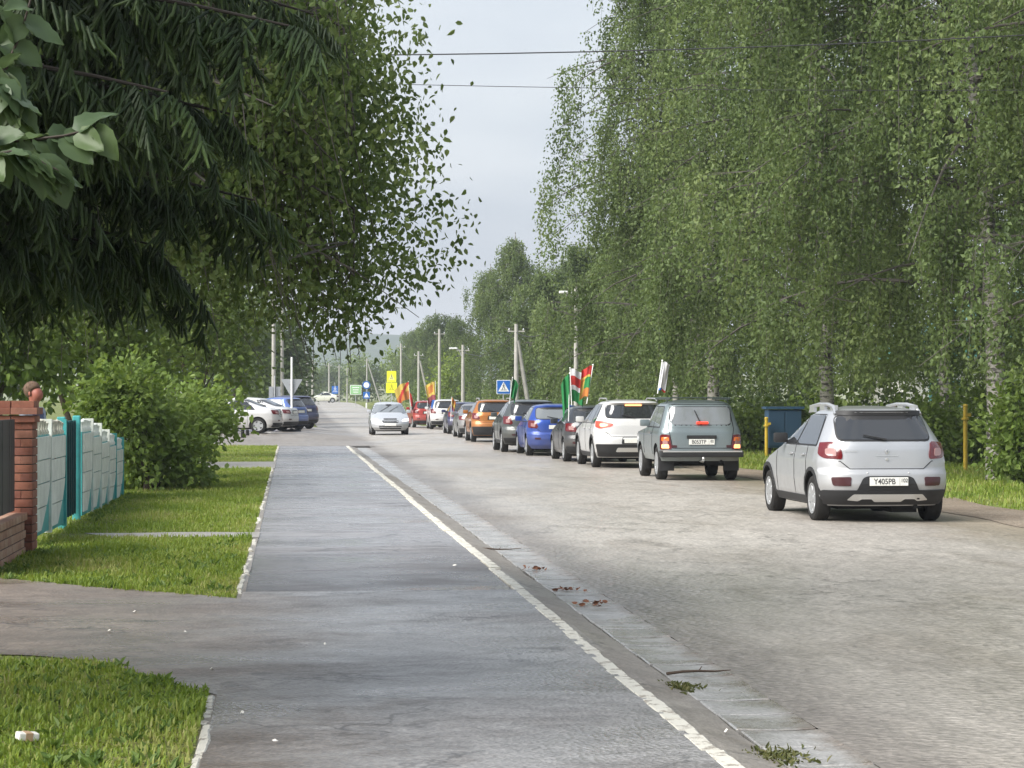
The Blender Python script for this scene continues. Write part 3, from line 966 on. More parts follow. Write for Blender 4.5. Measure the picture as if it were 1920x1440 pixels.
def arch_lips(s, root, wys, r, m):
    for sg in (-1, 1):
        fn = lambda a, b, o, sg=sg: s.side_pt(sg, a, b, o)
        for wy in wys:
            out, inn = [], []
            for i in range(15):
                a = math.pi * i / 14
                out.append((wy + (r + .115) * math.cos(a), r + .01 + (r + .105) * math.sin(a)))
                inn.append((wy + (r + .052) * math.cos(a), r + .01 + (r + .052) * math.sin(a)))
            lowz = s.z0 + .01
            poly = [(x, max(lowz, z)) for x, z in out] + [(x, max(lowz, z)) for x, z in inn[::-1]]
            patch(fn, poly, .012, .1).obj('arch_trim', m, root)

def make_car(name, spec, pm, glass=M_GLASS, tail=None, tails_lit=False, plate=None, region='', plate_z=None, clad=False, spokes=5, darkrim=False, front=True, rear=True, trimbump=True, brake_lit=False, wiper=True, seam_tail=True, steer=0.0, body_mirror=None, lamp_shape='hatch', plate_on=True, sills=True):
    """common car: body shell with its windows, lamps, bumpers, wheels"""
    s = mk(spec)
    d = s.d
    root = empty(name)
    k = s.z1 / 1.51
    wys, r = d['wb'], d['r']
    link('body', s.body(wys, r, [pm, M_UNDER]), root)
    hm = max(w for _, w in d['hw'])
    add_wheels(root, hm, wys, r, .205, spokes, darkrim, steer)
    sedan = lamp_shape == 'sedan'
    boxy = lamp_shape == 'niva'
    # greenhouse
    belt = d.get('belt', 1.0 * k)
    top = d.get('top', 1.385 * k)
    rb, rt = d.get('rwin', (1.075 * k, 1.385 * k))
    fn = s.rear_pt
    hb, ht = s.hw(rb) - .17, s.hw(rt) - .06
    if rear:
        patch(fn, rounded([(-hb - .02, rb - .02), (hb + .02, rb - .02), (ht + .02, rt + .015), (-ht - .02, rt + .015)], .10), .003, .1).obj('rear_window_seal', M_BLACK, root)
        rw = patch(fn, rounded([(-hb, rb), (hb, rb), (ht, rt), (-ht, rt)], .09), .009, .08).obj('rear_window', glass, root, smooth=60)
        if wiper:
            a, b = s.rear_pt(0.0, rb - .01, .03), s.rear_pt(-.30 if not boxy else -.12, rb + .05 if not boxy else rb + .28, .03)
            MB().tube([a, a.lerp(b, .3), b], [.016, .011, .008], 5).obj('rear_wiper', M_BLACK, root)
    wb_, wt = d.get('fwin', (1.03 * k, 1.385 * k))
    ff = s.front_pt
    hb, ht = s.hw(wb_) - .08, s.hw(wt) - .05
    patch(ff, rounded([(-hb, wb_), (hb, wb_), (ht, wt), (-ht, wt)], .07), .008, .09).obj('windscreen', glass, root, smooth=60)
    if d.get('segs'):
        side_windows(s, root, belt, top, d['segs'], glass)
        doors(s, root, d['gaps'], s.z0 + .12, belt - .02, pm)
    # rear lamps
    if rear:
        if sedan: zt, zb, xi = .97 * k, .78 * k, .34
        else: zt, zb, xi = d.get('lamp', (1.03 * k, .80 * k, .27))
        for sg in (-1, 1):
            xo = s.hw((zt + zb) / 2) - .015
            if tail: poly = [(sg * a, b) for a, b in tail]
            else: poly = [(sg * xo, zb + .02), (sg * xo, zt), (sg * (xo - xi * .75), zt - .01), (sg * (xo - xi), zb + .04), (sg * (xo - xi * .8), zb)]
            if sg < 0: poly = poly[::-1]
            o = patch(fn, rounded(poly, .03), .012, .06).obj('tail_light', M_REDLIT if tails_lit else M_RED, root, smooth=60)
            cx = sum(p[0] for p in poly) / len(poly); cz = sum(p[1] for p in poly) / len(poly)
            q = [(cx + (a - cx) * .45, cz + (b - cz) * .45 - .01) for a, b in poly]
            patch(fn, rounded(q, .02), .017, .06).obj('lamp_lens', M_HOT if tails_lit else M_CLEAR, o, smooth=60)
        if seam_tail:
            w = s.hw(.9 * k) - .24
            zl = d.get('gate_z', .70 * k)
            seam(fn, [(-w - .02, zb if not sedan else .95 * k), (-w, zl + .10), (-w + .12, zl), (w - .12, zl), (w, zl + .10), (w + .02, zb if not sedan else .95 * k)], .006).obj('tailgate_gap', M_SEAM, root)
        if trimbump:
            zb0, zb1 = s.z0 + .03, d.get('clad_z', s.z0 + .20)
            w0, w1 = s.hw(zb0) - .02, s.hw(zb1) - .02
            patch(fn, rounded([(-w0, zb0), (w0, zb0), (w1, zb1), (-w1, zb1)], .03), .020, .05).obj('rear_bumper', M_BLACK, root, smooth=60)
        for sg in (-1, 1):
            z = s.z0 + .27
            patch(fn, rounded([(sg * .50, z), (sg * .66, z), (sg * .66, z + .05), (sg * .50, z + .05)][::sg], .012), .008, .06).obj('reflector', M_DRED, root)
        if plate_on:
            pz = plate_z if plate_z else .84 * k
            p = s.rear_pt(0, pz, .012)
            patch(fn, rounded([(-.33, pz - .075), (.33, pz - .075), (.30, pz + .085), (-.30, pz + .085)], .03), .004, .06).obj('plate_recess', pm if not trimbump else M_BLACK, root)
            number_plate(root, p.x, p.y - .006, p.z, text=plate, region=region)
    if clad:
        arch_lips(s, root, wys, r, M_BLACK)
    if sills:
        for sg in (-1, 1):
            f2 = lambda a, b, o, sg=sg: s.side_pt(sg, a, b, o)
            patch(f2, [(wys[0] + r + .08, s.z0 + .01), (wys[1] - r - .08, s.z0 + .01), (wys[1] - r - .08, s.z0 + .11), (wys[0] + r + .08, s.z0 + .11)], .010, .15).obj('sill', M_BLACK if clad else pm, root)
    # front end
    if front:
        hz = d.get('head', (.62 * k, .74 * k))
        for sg in (-1, 1):
            w = s.hw(hz[0]) - .02
            poly = [(sg * w, hz[0] + .03), (sg * w, hz[1]), (sg * (w - .26), hz[1] - .03), (sg * (w - .32), hz[0] + .01)]
            if sg < 0: poly = poly[::-1]
            patch(ff, rounded(poly, .03), .010, .06).obj('headlight', M_HEAD if d.get('head_lit') else M_CLEAR, root, smooth=60)
        patch(ff, rounded([(-.36, .56 * k), (.36, .56 * k), (.38, .66 * k), (-.38, .66 * k)], .03), .008, .08).obj('grille', M_BLACK, root)
        patch(ff, rounded([(-.48, .28 * k), (.48, .28 * k), (.52, .42 * k), (-.52, .42 * k)], .04), .008, .08).obj('air_intake', M_BLACK, root)
        p = s.front_pt(0, .48 * k, .012)
        number_plate(root, 0, p.y + .008, p.z, flip=True)
    mz = belt + .04
    for sg in (-1, 1):
        my = d.get('mirror_y', lerp_tab(d['front'], belt) - .55)
        mirror(root, sg, s.hw(mz), my, mz + .03, body_mirror or pm)
    # underbody
    u = MB()
    u.box((0, (wys[0] + wys[1]) / 2, s.z0 + .0), (hm * 1.35, wys[1] - wys[0] + .6, .10))
    u.tube([(-hm + .2, wys[0], r), (hm - .2, wys[0], r)], .06, 8)
    u.tube([(.40, .12, s.z0 - .005), (.40, .75, s.z0 - .005)], .03, 8)
    u.box((.28, .45, s.z0 - .03), (.34, .42, .12))
    u.obj('underbody', M_UNDER, root)
    return root, s
def place(root, px, py, sg_wheel=-1, rot=0.0, z=ROADZ + 0.015, hwm=.86, wy=.7):
    """put the car so that its rear left wheel touches the ground at that pixel"""
    p = gp(px, py, z)
    c, s_ = math.cos(rot), math.sin(rot)
    lx, ly = sg_wheel * (hwm - .1), wy
    root.location = (p.x - (lx * c - ly * s_), p.y - (lx * s_ + ly * c), z)
    root.rotation_euler = (0, 0, rot)
    return root
HATCH.update(segs=[(.62, 1.22, .66, 1.20), (1.28, 2.62, 1.26, 1.98)], gaps=[.95, 1.25, 2.70])
HATCH['segs'] = [(.55, 1.62, .75, 1.52), (1.68, 2.66, 1.58, 2.02)]
HATCH['gaps'] = [.98, 1.66, 2.72]
SUV['segs'] = [(.55, 1.05, .78, 1.10), (1.12, 2.02, 1.16, 1.80), (2.08, 2.98, 1.86, 2.26)]
SUV['gaps'] = [1.10, 2.05, 3.05]
SEDAN['segs'] = [(1.02, 1.90, 1.42, 1.85), (1.96, 2.88, 1.91, 2.30)]
SEDAN['gaps'] = [1.30, 1.93, 2.95]
SEDAN['rwin'] = (1.09, 1.34)
NIVA['segs'] = [(.50, 1.28, .62, 1.24), (1.34, 2.32, 1.30, 1.90)]
NIVA['gaps'] = [1.31, 2.42]
GROUP_Q = 'cars queuing with flags along the right of the road'

# ---- silver hatchback in front
D1 = dict(scale_spec(HATCH, 1.015, 1.0, 1.027))
D1['segs'] = HATCH['segs']; D1['gaps'] = HATCH['gaps']
D1['rwin'] = (1.10, 1.42); D1['belt'] = 1.03; D1['top'] = 1.42; D1['fwin'] = (1.06, 1.42)
D1['gate_z'] = .72; D1['clad_z'] = .44
P_SILVER = paint('bright silver paint', (0.46, 0.47, 0.485), 0.55, 0.30)
tl = [(.855, .90), (.85, 1.06), (.62, 1.075), (.585, .90), (.595, .845), (.80, .855)]
c1, s1 = make_car('hatchback_car', D1, P_SILVER, tail=tl, plate='Y405PB', region='102', plate_z=.545, clad=True, spokes=6, brake_lit=False, plate_on=False, front=True, body_mirror=M_BLACK)
fn = s1.rear_pt
patch(fn, rounded([(-.44, .40), (.44, .40), (.34, .60), (.28, .625), (-.28, .625), (-.34, .60)], .04), .011, .05).obj('plate_recess', M_BLACK, c1)
p = s1.rear_pt(0.0, .55, .02)
number_plate(c1, 0.0, p.y - .006, .555, text='Y405PB', region='102')
for sg in (-1, 1):
    patch(fn, rounded([(sg * .72, .50), (sg * .74, .61), (sg * .49, .615), (sg * .51, .50)][::-sg], .03), .011, .05).obj('fog_lamp', M_DRED, c1, smooth=60)
    MB().sphere(tuple(s1.rear_pt(sg * .28, .665, .003)), .012, 8, 6).obj('parking_sensor', M_CHROME, c1)
    # roof rails
    x = .56
    rl = [(sg * .585, .52, 1.44), (sg * .565, .66, 1.535), (sg * .55, 1.0, 1.570), (sg * .545, 1.5, 1.572), (sg * .54, 1.95, 1.540), (sg * .54, 2.10, 1.46)]
    q = MB().tube(rl, [.020, .030, .028, .028, .030, .020], 8)
    for yy in (.72, 1.3, 1.88): q.box((sg * .55, yy, 1.51), (.04, .26, .10))
    q.obj('roof_rail', P_SILVER, c1, smooth=50)
patch(fn, rounded([(-.54, .325), (-.46, .39), (.46, .39), (.54, .325), (.40, .31), (.36, .335), (.22, .335), (.18, .30), (-.18, .30), (-.22, .335), (-.36, .335), (-.40, .31)][::-1], .015), .026, .06).obj('skid_plate', M_CHROME, c1, smooth=50)
patch(fn, rounded([(-.60, 1.43), (.60, 1.43), (.56, 1.475), (-.56, 1.475)], .02), .02, .06).obj('roof_spoiler', M_BLACK, c1, smooth=50)
MB().add([s1.rear_pt(0, .985, .014), s1.rear_pt(.032, .955, .014), s1.rear_pt(0, .905, .014), s1.rear_pt(-.032, .955, .014), s1.rear_pt(0, .968, .016), s1.rear_pt(.016, .952, .016), s1.rear_pt(0, .925, .016), s1.rear_pt(-.016, .952, .016)],
         [(0, 4, 5, 1), (1, 5, 6, 2), (2, 6, 7, 3), (3, 7, 4, 0)]).obj('badge', M_CHROME, c1)
patch(fn, rounded([(-.15, .885), (.15, .885), (.15, .897), (-.15, .897)], .003), .006, .06).obj('badge_strip', M_CHROME, c1)
patch(fn, rounded([(-.56, .945), (-.40, .945), (-.40, .962), (-.56, .962)], .003), .006, .06).obj('badge_strip', M_CHROME, c1)
MB().lathe([(.0, -.012), (.018, -.012), (.02, 0)], 12, 'y', tuple(s1.rear_pt(0, .845, .004))).obj('lock', M_CHROME, c1)
place(c1, 1532, 977, rot=R(0.6), hwm=.89, wy=.70)
tag(c1, 'silver crossover hatchback with roof rails and grey skid plate, nearest of the queue', 'car', GROUP_Q)

# ---- grey boxy off-roader
P_NIVA = paint('grey green paint', (0.180, 0.218, 0.228), 0.4)
D2 = dict(NIVA); D2['rwin'] = (1.125, 1.48); D2['belt'] = 1.08; D2['top'] = 1.48; D2['fwin'] = (1.10, 1.49)
D2.update(cr=.16, nr=7, cf=.25, nf=5, lamp=(.93, .64, .19), gate_z=.66, clad_z=.52)
tl = [(.815, .63), (.815, .91), (.775, .935), (.64, .925), (.60, .64)]
c2, s2 = make_car('offroad_car', D2, P_NIVA, glass=M_GLASSL, tail=tl, tails_lit=False, plate=None, plate_on=False, trimbump=False, darkrim=False, spokes=8, lamp_shape='niva', seam_tail=False, sills=False)
fn = s2.rear_pt
patch(fn, rounded([(-.63, 1.07), (.63, 1.07), (.575, 1.51), (-.575, 1.51)], .08), .003, .08).obj('tailgate_pressing', P_NIVA, c2, smooth=50)
seam(fn, [(-.66, 1.05), (-.585, .66), (.585, .66), (.66, 1.05), (.60, 1.535), (-.60, 1.535), (-.66, 1.05)], .007).obj('tailgate_gap', M_SEAM, c2)
for sg in (-1, 1):
    for nm, z0, z1, mm in (('lamp_lens', .80, .88, M_AMBER), ('lamp_lens', .655, .735, M_HOT)):
        patch(fn, rounded([(sg * .65, z0), (sg * .785, z0), (sg * .785, z1), (sg * .66, z1)][::sg], .02), .018, .05).obj('brake_lens' if mm is M_HOT else 'turn_lens', mm, c2, smooth=60)
    MB().box((sg * .66, .42, .34), (.30, .02, .28)).obj('mud_flap', M_BLACK, c2)
patch(fn, rounded([(-.30, .845), (.30, .845), (.30, .915), (-.30, .915)], .015), .03, .06).obj('plate_lamp_bar', M_BLACK, c2)
number_plate(c2, 0.0, s2.rear_pt(0, .78, .02).y, .785, text='B053TP', region='02')
b = MB()
for sg in (-1, 1): b.rbox((sg * .80, .16, .545), (.07, .30, .13), .02, 0)
b.rbox((0, .035, .545), (1.66, .10, .13), .025, 0)
b.obj('rear_bumper', M_BLACK, c2, smooth=45)
MB().rbox((0, -.018, .595), (1.60, .018, .03), .006).obj('bumper_strip', M_CHROME, c2)
b = MB().tube([(0, .25, .40), (0, -.05, .40), (0, -.10, .43)], .028, 8).sphere((0, -.10, .46), .032)
b.obj('tow_ball', M_CHROME, c2, smooth=60)
b = MB().rbox((0, 0, 0), (.24, .05, .045), .012)
p = s2.rear_pt(0.02, 1.15, .04)
b.obj('high_brake_light', M_REDLIT, c2, loc=p)
b = MB()
for sg in (-1, 1): b.rbox((sg * .60, 1.25, 1.655), (.04, 1.9, .05), .012)
for yy in (.42, .85, 1.25, 1.7, 2.15): b.rbox((0, yy, 1.668), (1.22, .09, .028), .01)
for sg in (-1, 1):
    for yy in (.6, 1.9): b.tube([(sg * .60, yy, 1.64), (sg * .635, yy, 1.57)], .015, 5)
b.obj('roof_rack', plain('dark rack paint', (.03, .045, .04), .5), c2)
place(c2, 1238, 900, rot=R(-0.6), hwm=.83, wy=.80)
tag(c2, 'grey green boxy off-road car with roof rack and white flag, brake lights on', 'car', GROUP_Q)

# ---- white crossover ahead of it
P_WHITE = paint('pearl white paint', (0.60, 0.60, 0.60), 0.15)
D3 = dict(SUV); D3['clad_z'] = .58; D3['rwin'] = (1.20, 1.49)
tl = [(.90, .98), (.885, 1.12), (.70, 1.11), (.50, 1.05), (.56, 1.0), (.80, .94)]
c3, s3 = make_car('crossover_car', D3, P_WHITE, tail=tl, tails_lit=True, plate=None, plate_z=.66, clad=True, spokes=5)
p = s3.rear_pt(.1, 1.535, .02)
patch(s3.rear_pt, rounded([(-.20, 1.475), (.20, 1.475), (.20, 1.51), (-.20, 1.51)], .01), .022, .06).obj('high_brake_light', M_HOT, c3)
patch(s3.rear_pt, rounded([(-.46, .40), (.46, .40), (.42, .50), (-.42, .50)], .03), .028, .06).obj('skid_plate', M_CHROME, c3, smooth=50)
for sg in (-1, 1):
    MB().tube([(sg * .60, .55, 1.60), (sg * .59, .7, 1.655), (sg * .58, 1.9, 1.66), (sg * .58, 2.1, 1.60)], .018, 6).obj('roof_rail', M_CHROME, c3, smooth=50)
place(c3, 1117, 877, rot=R(0.0), hwm=.92, wy=.90)
tag(c3, 'white crossover with lit brake lamps in front of the boxy grey off-roader', 'car', GROUP_Q)

# ---- the rest of the queue
def simple(name, spec, pm, px, py, label, hwm, wy, rot=0.0, **kw):
    c, s = make_car(name, spec, pm, **kw)
    place(c, px, py, rot=rot, hwm=hwm, wy=wy)
    tag(c, label, 'car', GROUP_Q)
    return c, s
P_DARK = paint('black grey paint', (0.030, 0.033, 0.040), 0.3)
P_BLUE = paint('bright blue paint', (0.014, 0.060, 0.33), 0.3)
P_GRAPH = paint('graphite paint', (0.085, 0.095, 0.095), 0.45)
P_ORANGE = paint('orange copper paint', (0.38, 0.135, 0.022), 0.35)
P_GREY = paint('mid grey paint', (0.24, 0.24, 0.245), 0.45)
P_NAVY = paint('navy paint', (0.045, 0.05, 0.12), 0.35)
P_RED = paint('signal red paint', (0.36, 0.030, 0.020), 0.1)
c4, s4 = simple('hatchback_car', scale_spec(HATCH, .98, .98, .985) | dict(segs=HATCH['segs'], gaps=HATCH['gaps']), P_DARK, 1062, 866, 'black hatchback with green flag at its window, left of the white crossover', .85, .70, tails_lit=False, spokes=8)
c5, s5 = simple('hatchback_car', HATCH, P_BLUE, 992, 855, 'bright blue hatchback in the queue', .865, .70, trimbump=False, spokes=7, glass=M_GLASSL)
c6, s6 = simple('crossover_car', SUV, P_GRAPH, 945, 848, 'graphite crossover between the blue and the orange car', .925, .90, clad=True, plate_z=.80, glass=M_GLASS)
c7, s7 = simple('crossover_car', scale_spec(SUV, .98, .98, 1.0) | dict(segs=SUV['segs'], gaps=SUV['gaps'], clad_z=.60), P_ORANGE, 887, 829, 'orange copper crossover in the queue', .905, .88, clad=True, plate_z=.93)
for sg in (-1, 1):
    MB().tube([(sg * .60, .55, 1.60), (sg * .59, .7, 1.67), (sg * .58, 1.9, 1.67), (sg * .58, 2.1, 1.60)], .02, 6).obj('roof_rail', M_CHROME, c7, smooth=50)
c8, s8 = simple('sedan_car', SEDAN, P_GREY, 862, 821, 'mid grey sedan directly ahead of the orange crossover', .855, .88, lamp_shape='sedan')
c9, s9 = simple('hatchback_car', HATCH, P_NAVY, 842, 814, 'dark navy hatchback behind the far white crossover', .865, .70)
c10, s10 = simple('crossover_car', SUV, P_WHITE, 809, 805, 'white crossover far ahead in the queue beside the red car', .925, .90, clad=True)
c11, s11 = simple('hatchback_car', scale_spec(HATCH, 1.0, 1.0, 1.03) | dict(segs=HATCH['segs'], gaps=HATCH['gaps']), P_RED, 776, 802, 'red hatchback at the far end of the queue', .865, .70, rot=R(4))
# ---- oncoming car
P_SILV2 = paint('pale silver paint', (0.55, 0.57, 0.60), 0.4)
D12 = dict(HATCH); D12['head_lit'] = True
c12, s12 = make_car('oncoming_car', D12, P_SILV2, glass=M_GLASSL, front=True)
for z in (.70, .735):
    patch(s12.front_pt, rounded([(-.30, z), (.30, z), (.30, z + .018), (-.30, z + .018)], .006), .012, .06).obj('grille_bar', M_BLACK, c12)
for x0 in (-.30, .12):
    a, b = s12.front_pt(x0 + .28, 1.05, .03), s12.front_pt(x0 - .12, 1.28, .025)
    MB().tube([a, b], .010, 5).obj('windscreen_wiper', M_BLACK, c12)
p = gp(732, 816, ROADZ + .015)
c12.location = (p.x, p.y + 4.0, ROADZ + .015); c12.rotation_euler = (0, 0, math.pi)
tag(c12, 'pale silver hatchback driving towards the viewer with headlights on', 'car')

# ---- parked on the left
G_P = 'cars parked in the side street on the left'
def parked(name, spec, pm, x, y, rot, label, **kw):
    c, s = make_car(name, spec, pm, **kw)
    c.location = (x, y, lot_z(x, y) + .012); c.rotation_euler = (0, 0, rot)
    return tag(c, label, 'car', G_P)
parked('sedan_car', SEDAN, P_WHITE, -.35, 91.5, R(84), 'white sedan parked nearest the leafy shrub, side on', lamp_shape='sedan')
parked('sedan_car', SEDAN, P_WHITE, .22, 96.5, R(72), 'white sedan with red tail lamp beside the bare sign post', lamp_shape='sedan')
parked('hatchback_car', HATCH, paint('steel blue paint', (.10, .16, .40), .3), .55, 102.5, R(58), 'steel blue hatchback tucked behind the white sedans', glass=M_GLASS)
parked('crossover_car', SUV, P_NAVY, .85, 108.5, R(40), 'dark navy crossover parked at the back of the side street')
c, s = make_car('sedan_car', SEDAN, paint('cream white paint', (.72, .74, .62), .1), lamp_shape='sedan')
p = at(605, 755, 300)
c.location = (p.x + 2.2, 300, ROADZ + rise(300) + .03); c.rotation_euler = (0, 0, R(88))
tag(c, 'pale cream sedan crossing far off at the end of the street', 'car')
# ================================================================== VEGETATION
L_BIRCH = foliage('birch leaves', (0.068, 0.104, 0.034), (0.128, 0.182, 0.062), (0.200, 0.255, 0.096), 0.45)
L_BIRCHN = foliage('near birch leaves', (0.062, 0.100, 0.032), (0.110, 0.164, 0.050), (0.170, 0.220, 0.080), 0.48, 0.42)
L_MAPLE = foliage('maple leaves', (0.070, 0.115, 0.026), (0.120, 0.180, 0.038), (0.190, 0.250, 0.062), 0.40)
L_SHRUB = foliage('fresh shrub leaves', (0.105, 0.170, 0.036), (0.170, 0.250, 0.058), (0.250, 0.325, 0.095), 0.42)
L_LIME = foliage('lime green leaves', (0.140, 0.205, 0.035), (0.200, 0.275, 0.055), (0.260, 0.330, 0.075), 0.40)
L_DARK = foliage('dark wood leaves', (0.045, 0.072, 0.026), (0.072, 0.108, 0.036), (0.110, 0.145, 0.052), 0.32)
L_SPRUCE = foliage('spruce needles', (0.009, 0.019, 0.007), (0.027, 0.050, 0.014), (0.088, 0.132, 0.038), 0.10, 0.55)
L_LILAC = foliage('lilac leaves', (0.050, 0.082, 0.042), (0.075, 0.115, 0.052), (0.110, 0.160, 0.055), 0.30, 0.4)
L_GRASS = foliage('grass blades', (0.140, 0.215, 0.034), (0.235, 0.310, 0.056), (0.370, 0.360, 0.140), 0.40)
M_BARK = plain('brown bark', (0.085, 0.065, 0.048), 0.9, var=0.4, vscale=14, bump=0.8)
def birch_bark():
    m, nt, n, l, b = mat_base('birch bark')
    tc = n.new('ShaderNodeTexCoord'); mp = n.new('ShaderNodeMapping'); mp.inputs['Scale'].default_value = (1.5, 1.5, 5.0)
    l.new(tc.outputs['Object'], mp.inputs['Vector'])
    no = n.new('ShaderNodeTexNoise'); no.inputs['Scale'].default_value = 2.2; no.inputs['Detail'].default_value = 6; no.inputs['Roughness'].default_value = 0.7
    l.new(mp.outputs['Vector'], no.inputs['Vector'])
    rp = n.new('ShaderNodeValToRGB')
    rp.color_ramp.elements[0].position = 0.43; rp.color_ramp.elements[0].color = (0.035, 0.030, 0.027, 1)
    rp.color_ramp.elements[1].position = 0.52; rp.color_ramp.elements[1].color = (0.33, 0.315, 0.285, 1)
    l.new(no.outputs['Fac'], rp.inputs['Fac']); l.new(rp.outputs['Color'], b.inputs['Base Color'])
    b.inputs['Roughness'].default_value = 0.75
    return m
M_BIRCHBARK = birch_bark()
M_LIMB = plain('grey birch limbs', (0.085, 0.075, 0.066), 0.85, var=0.5, vscale=3)
M_TWIG = plain('dark twigs', (0.045, 0.034, 0.026), 0.85)

def leaves(P, D, size, width=0.62, fold=0.12, rg=rng, hex_=False, size_var=0.35):
    """leaf faces at points P with tip directions D -> V, F, tint"""
    n = len(P)
    D = D / (np.linalg.norm(D, axis=1, keepdims=True) + 1e-9)
    r_ = rg.normal(size=(n, 3))
    S = np.cross(D, r_); S /= (np.linalg.norm(S, axis=1, keepdims=True) + 1e-9)
    N = np.cross(S, D)
    L = (size * (1 + size_var * rg.uniform(-1, 1, n)))[:, None]
    W = L * width * 0.5
    up = N * L * fold
    if hex_:
        a = P; b = P + D * L * .28 + S * W * .9 + up; c = P + D * L * .62 + S * W * .8 + up; t = P + D * L
        d = P + D * L * .62 - S * W * .8 + up; e = P + D * L * .28 - S * W * .9 + up
        V = np.stack([a, b, c, t, d, e], 1).reshape(-1, 3)
        k = np.arange(n)[:, None] * 6
        F = np.concatenate([k + [0, 1, 2, 3], k + [0, 3, 4, 5]], 1).reshape(-1, 4)
        per = 2
    else:
        V = np.stack([P, P + D * L * .45 + S * W + up, P + D * L, P + D * L * .45 - S * W + up], 1).reshape(-1, 3)
        k = np.arange(n)[:, None] * 4
        F = np.concatenate([k + [0, 1, 2], k + [0, 2, 3]], 1).reshape(-1, 3)
        per = 2
    return V, F, per
def leaf_mesh(name, P, D, size, mat, tint=None, hex_=False, rg=rng, **kw):
    V, F, per = leaves(np.asarray(P, float), np.asarray(D, float), size, hex_=hex_, rg=rg, **kw)
    if tint is None: tint = np.clip(rg.normal(0.5, 0.22, len(P)), 0, 1)
    return np_mesh(name, V, F, mat, {'tint': np.repeat(tint, per)})

def birch_parts(seed, H, Rr, zb, nl, strands, per, size, mat, side=None, strand_len=(0.8, 2.6), top=0.96, lean=(0, 0), tr=0.16, jit=0.10, hex_=False, z_lo=1.6, rfun=None, strings=3, xmax=None, sig=0.7, clump=.13):
    """weeping birch: trunk mesh, limb mesh, crown mesh (base at the origin)"""
    rg = np.random.default_rng(seed)
    tb = MB()
    n = 12
    def trunk_at(t):
        return Vector((lean[0] * t * t * H + 0.12 * math.sin(t * 5 + seed), lean[1] * t * t * H + 0.12 * math.sin(t * 4 + 1 + seed), H * t - 0.15))
    tb.tube([trunk_at(i / n) for i in range(n + 1)], [tr * (1.25 if i == 0 else 1) * (1 - 0.85 * i / n) for i in range(n + 1)], 10)
    trunk = tb.mesh('trunk', M_BIRCHBARK, smooth=60)
    lb = MB()
    P, D, T = [], [], []
    for i in range(nl):
        f = (i + 0.5) / nl
        z0 = zb + (H * top - zb) * f ** 0.9
        az = i * 2.399963 + rg.uniform(-.3, .3)
        if side is not None and rg.random() < side[1]:
            az = side[0] + rg.normal(0, sig)
        prof = math.sin(min(1.0, 0.30 + 0.85 * f) * math.pi * 0.92) if rfun is None else rfun(f)
        L = Rr * max(0.25, prof) * rg.uniform(0.75, 1.15)
        b0 = trunk_at(z0 / H)
        rise_ = rg.uniform(0.25, 0.6) * L
        droop = rg.uniform(0.35, 0.75) * L
        d = Vector((math.cos(az), math.sin(az), 0))
        cur = rg.uniform(-.25, .25)
        pts = []
        for j in range(7):
            t = j / 6
            dd = Vector((math.cos(az + cur * t), math.sin(az + cur * t), 0))
            pts.append(b0 + dd * L * t + Vector((0, 0, rise_ * t - droop * t * t)))
        if xmax is not None: pts = [Vector((min(q.x, xmax - .35), q.y, max(q.z, z_lo + .45))) for q in pts]
        lb.tube(pts, [max(0.006, 0.045 * (L / 4) * (1 - t / 6.3)) for t in range(7)], 5, cap=False)
        lt = rg.normal(0, 0.13)
        ncl = max(4, strands // 5)
        cl_t = rg.uniform(0.16, 1.0, ncl) ** 0.8; cl_o = rg.normal(0, 0.42, (ncl, 3)); cl_l = rg.uniform(.7, 1.15, ncl); cl_c = rg.normal(0, .17, ncl)
        for k in range(strands):
            ci = rg.integers(0, ncl)
            t = cl_t[ci]
            q = pts[min(5, int(t * 6))].lerp(pts[min(6, int(t * 6) + 1)], t * 6 % 1)
            off = cl_o[ci] * (0.4 + 0.6 * t) + rg.normal(0, clump, 3); off[2] = off[2] * 0.35
            s0 = np.array(q) + off
            sl = rg.uniform(*strand_len) * (0.6 + 0.4 * t) * cl_l[ci]
            sl = min(sl, max(0.4, s0[2] - z_lo + rg.uniform(-.3, .3)))
            m = max(4, int(per * sl / 1.6))
            u = rg.uniform(0, 1, m)
            sw = rg.normal(0, 0.12, 2)
            pp = s0[None, :] + np.stack([sw[0] * u + (d.x * .18 * np.sqrt(u)), sw[1] * u + (d.y * .18 * np.sqrt(u)), -sl * u], 1) + rg.normal(0, jit, (m, 3))
            dd = rg.normal(0, 0.65, (m, 3)) + np.array([0, 0, -0.75])
            P.append(pp); D.append(dd)
            T.append(np.clip(rg.normal(0.5 + lt + cl_c[ci], 0.17, m), 0, 1))
            if k % strings == 0 and (xmax is None or s0[0] < xmax - .3):
                e = Vector(s0) + Vector((sw[0] + d.x * .18, sw[1] + d.y * .18, -sl))
                lb.tube([q, Vector(s0) + Vector((0, 0, -.05)), e], [.008, .005, .0025], 3, cap=False)
    P = np.concatenate(P); D = np.concatenate(D); T = np.concatenate(T)
    if xmax is not None:
        k = P[:, 0] < xmax + .48 * np.exp(-((P[:, 2] - 2.75) / .38) ** 2) + .18 * np.sin(P[:, 2] * 2.1 + 1) + .16 * np.sin(P[:, 2] * 5.3 + P[:, 1]) + rg.normal(0, .12, len(P))
        k &= P[:, 2] > z_lo + .10 * np.sin(P[:, 0] * 4) + rg.normal(0, .06, len(P))
        P, D, T = P[k], D[k], T[k]
    crown = leaf_mesh('crown', P, D, size, mat, T, hex_, rg)
    return trunk, lb.mesh('limbs', [M_LIMB]), crown
def plant_tree(name, parts, loc, label, cat='tree', group=None, rz=0.0, sc=1.0):
    e = empty(name, loc, rz)
    e.scale = (sc, sc, sc)
    link('trunk', parts[0], e)
    if parts[1]: link('limbs', parts[1], e)
    link('crown', parts[2], e)
    return tag(e, label, cat, group)

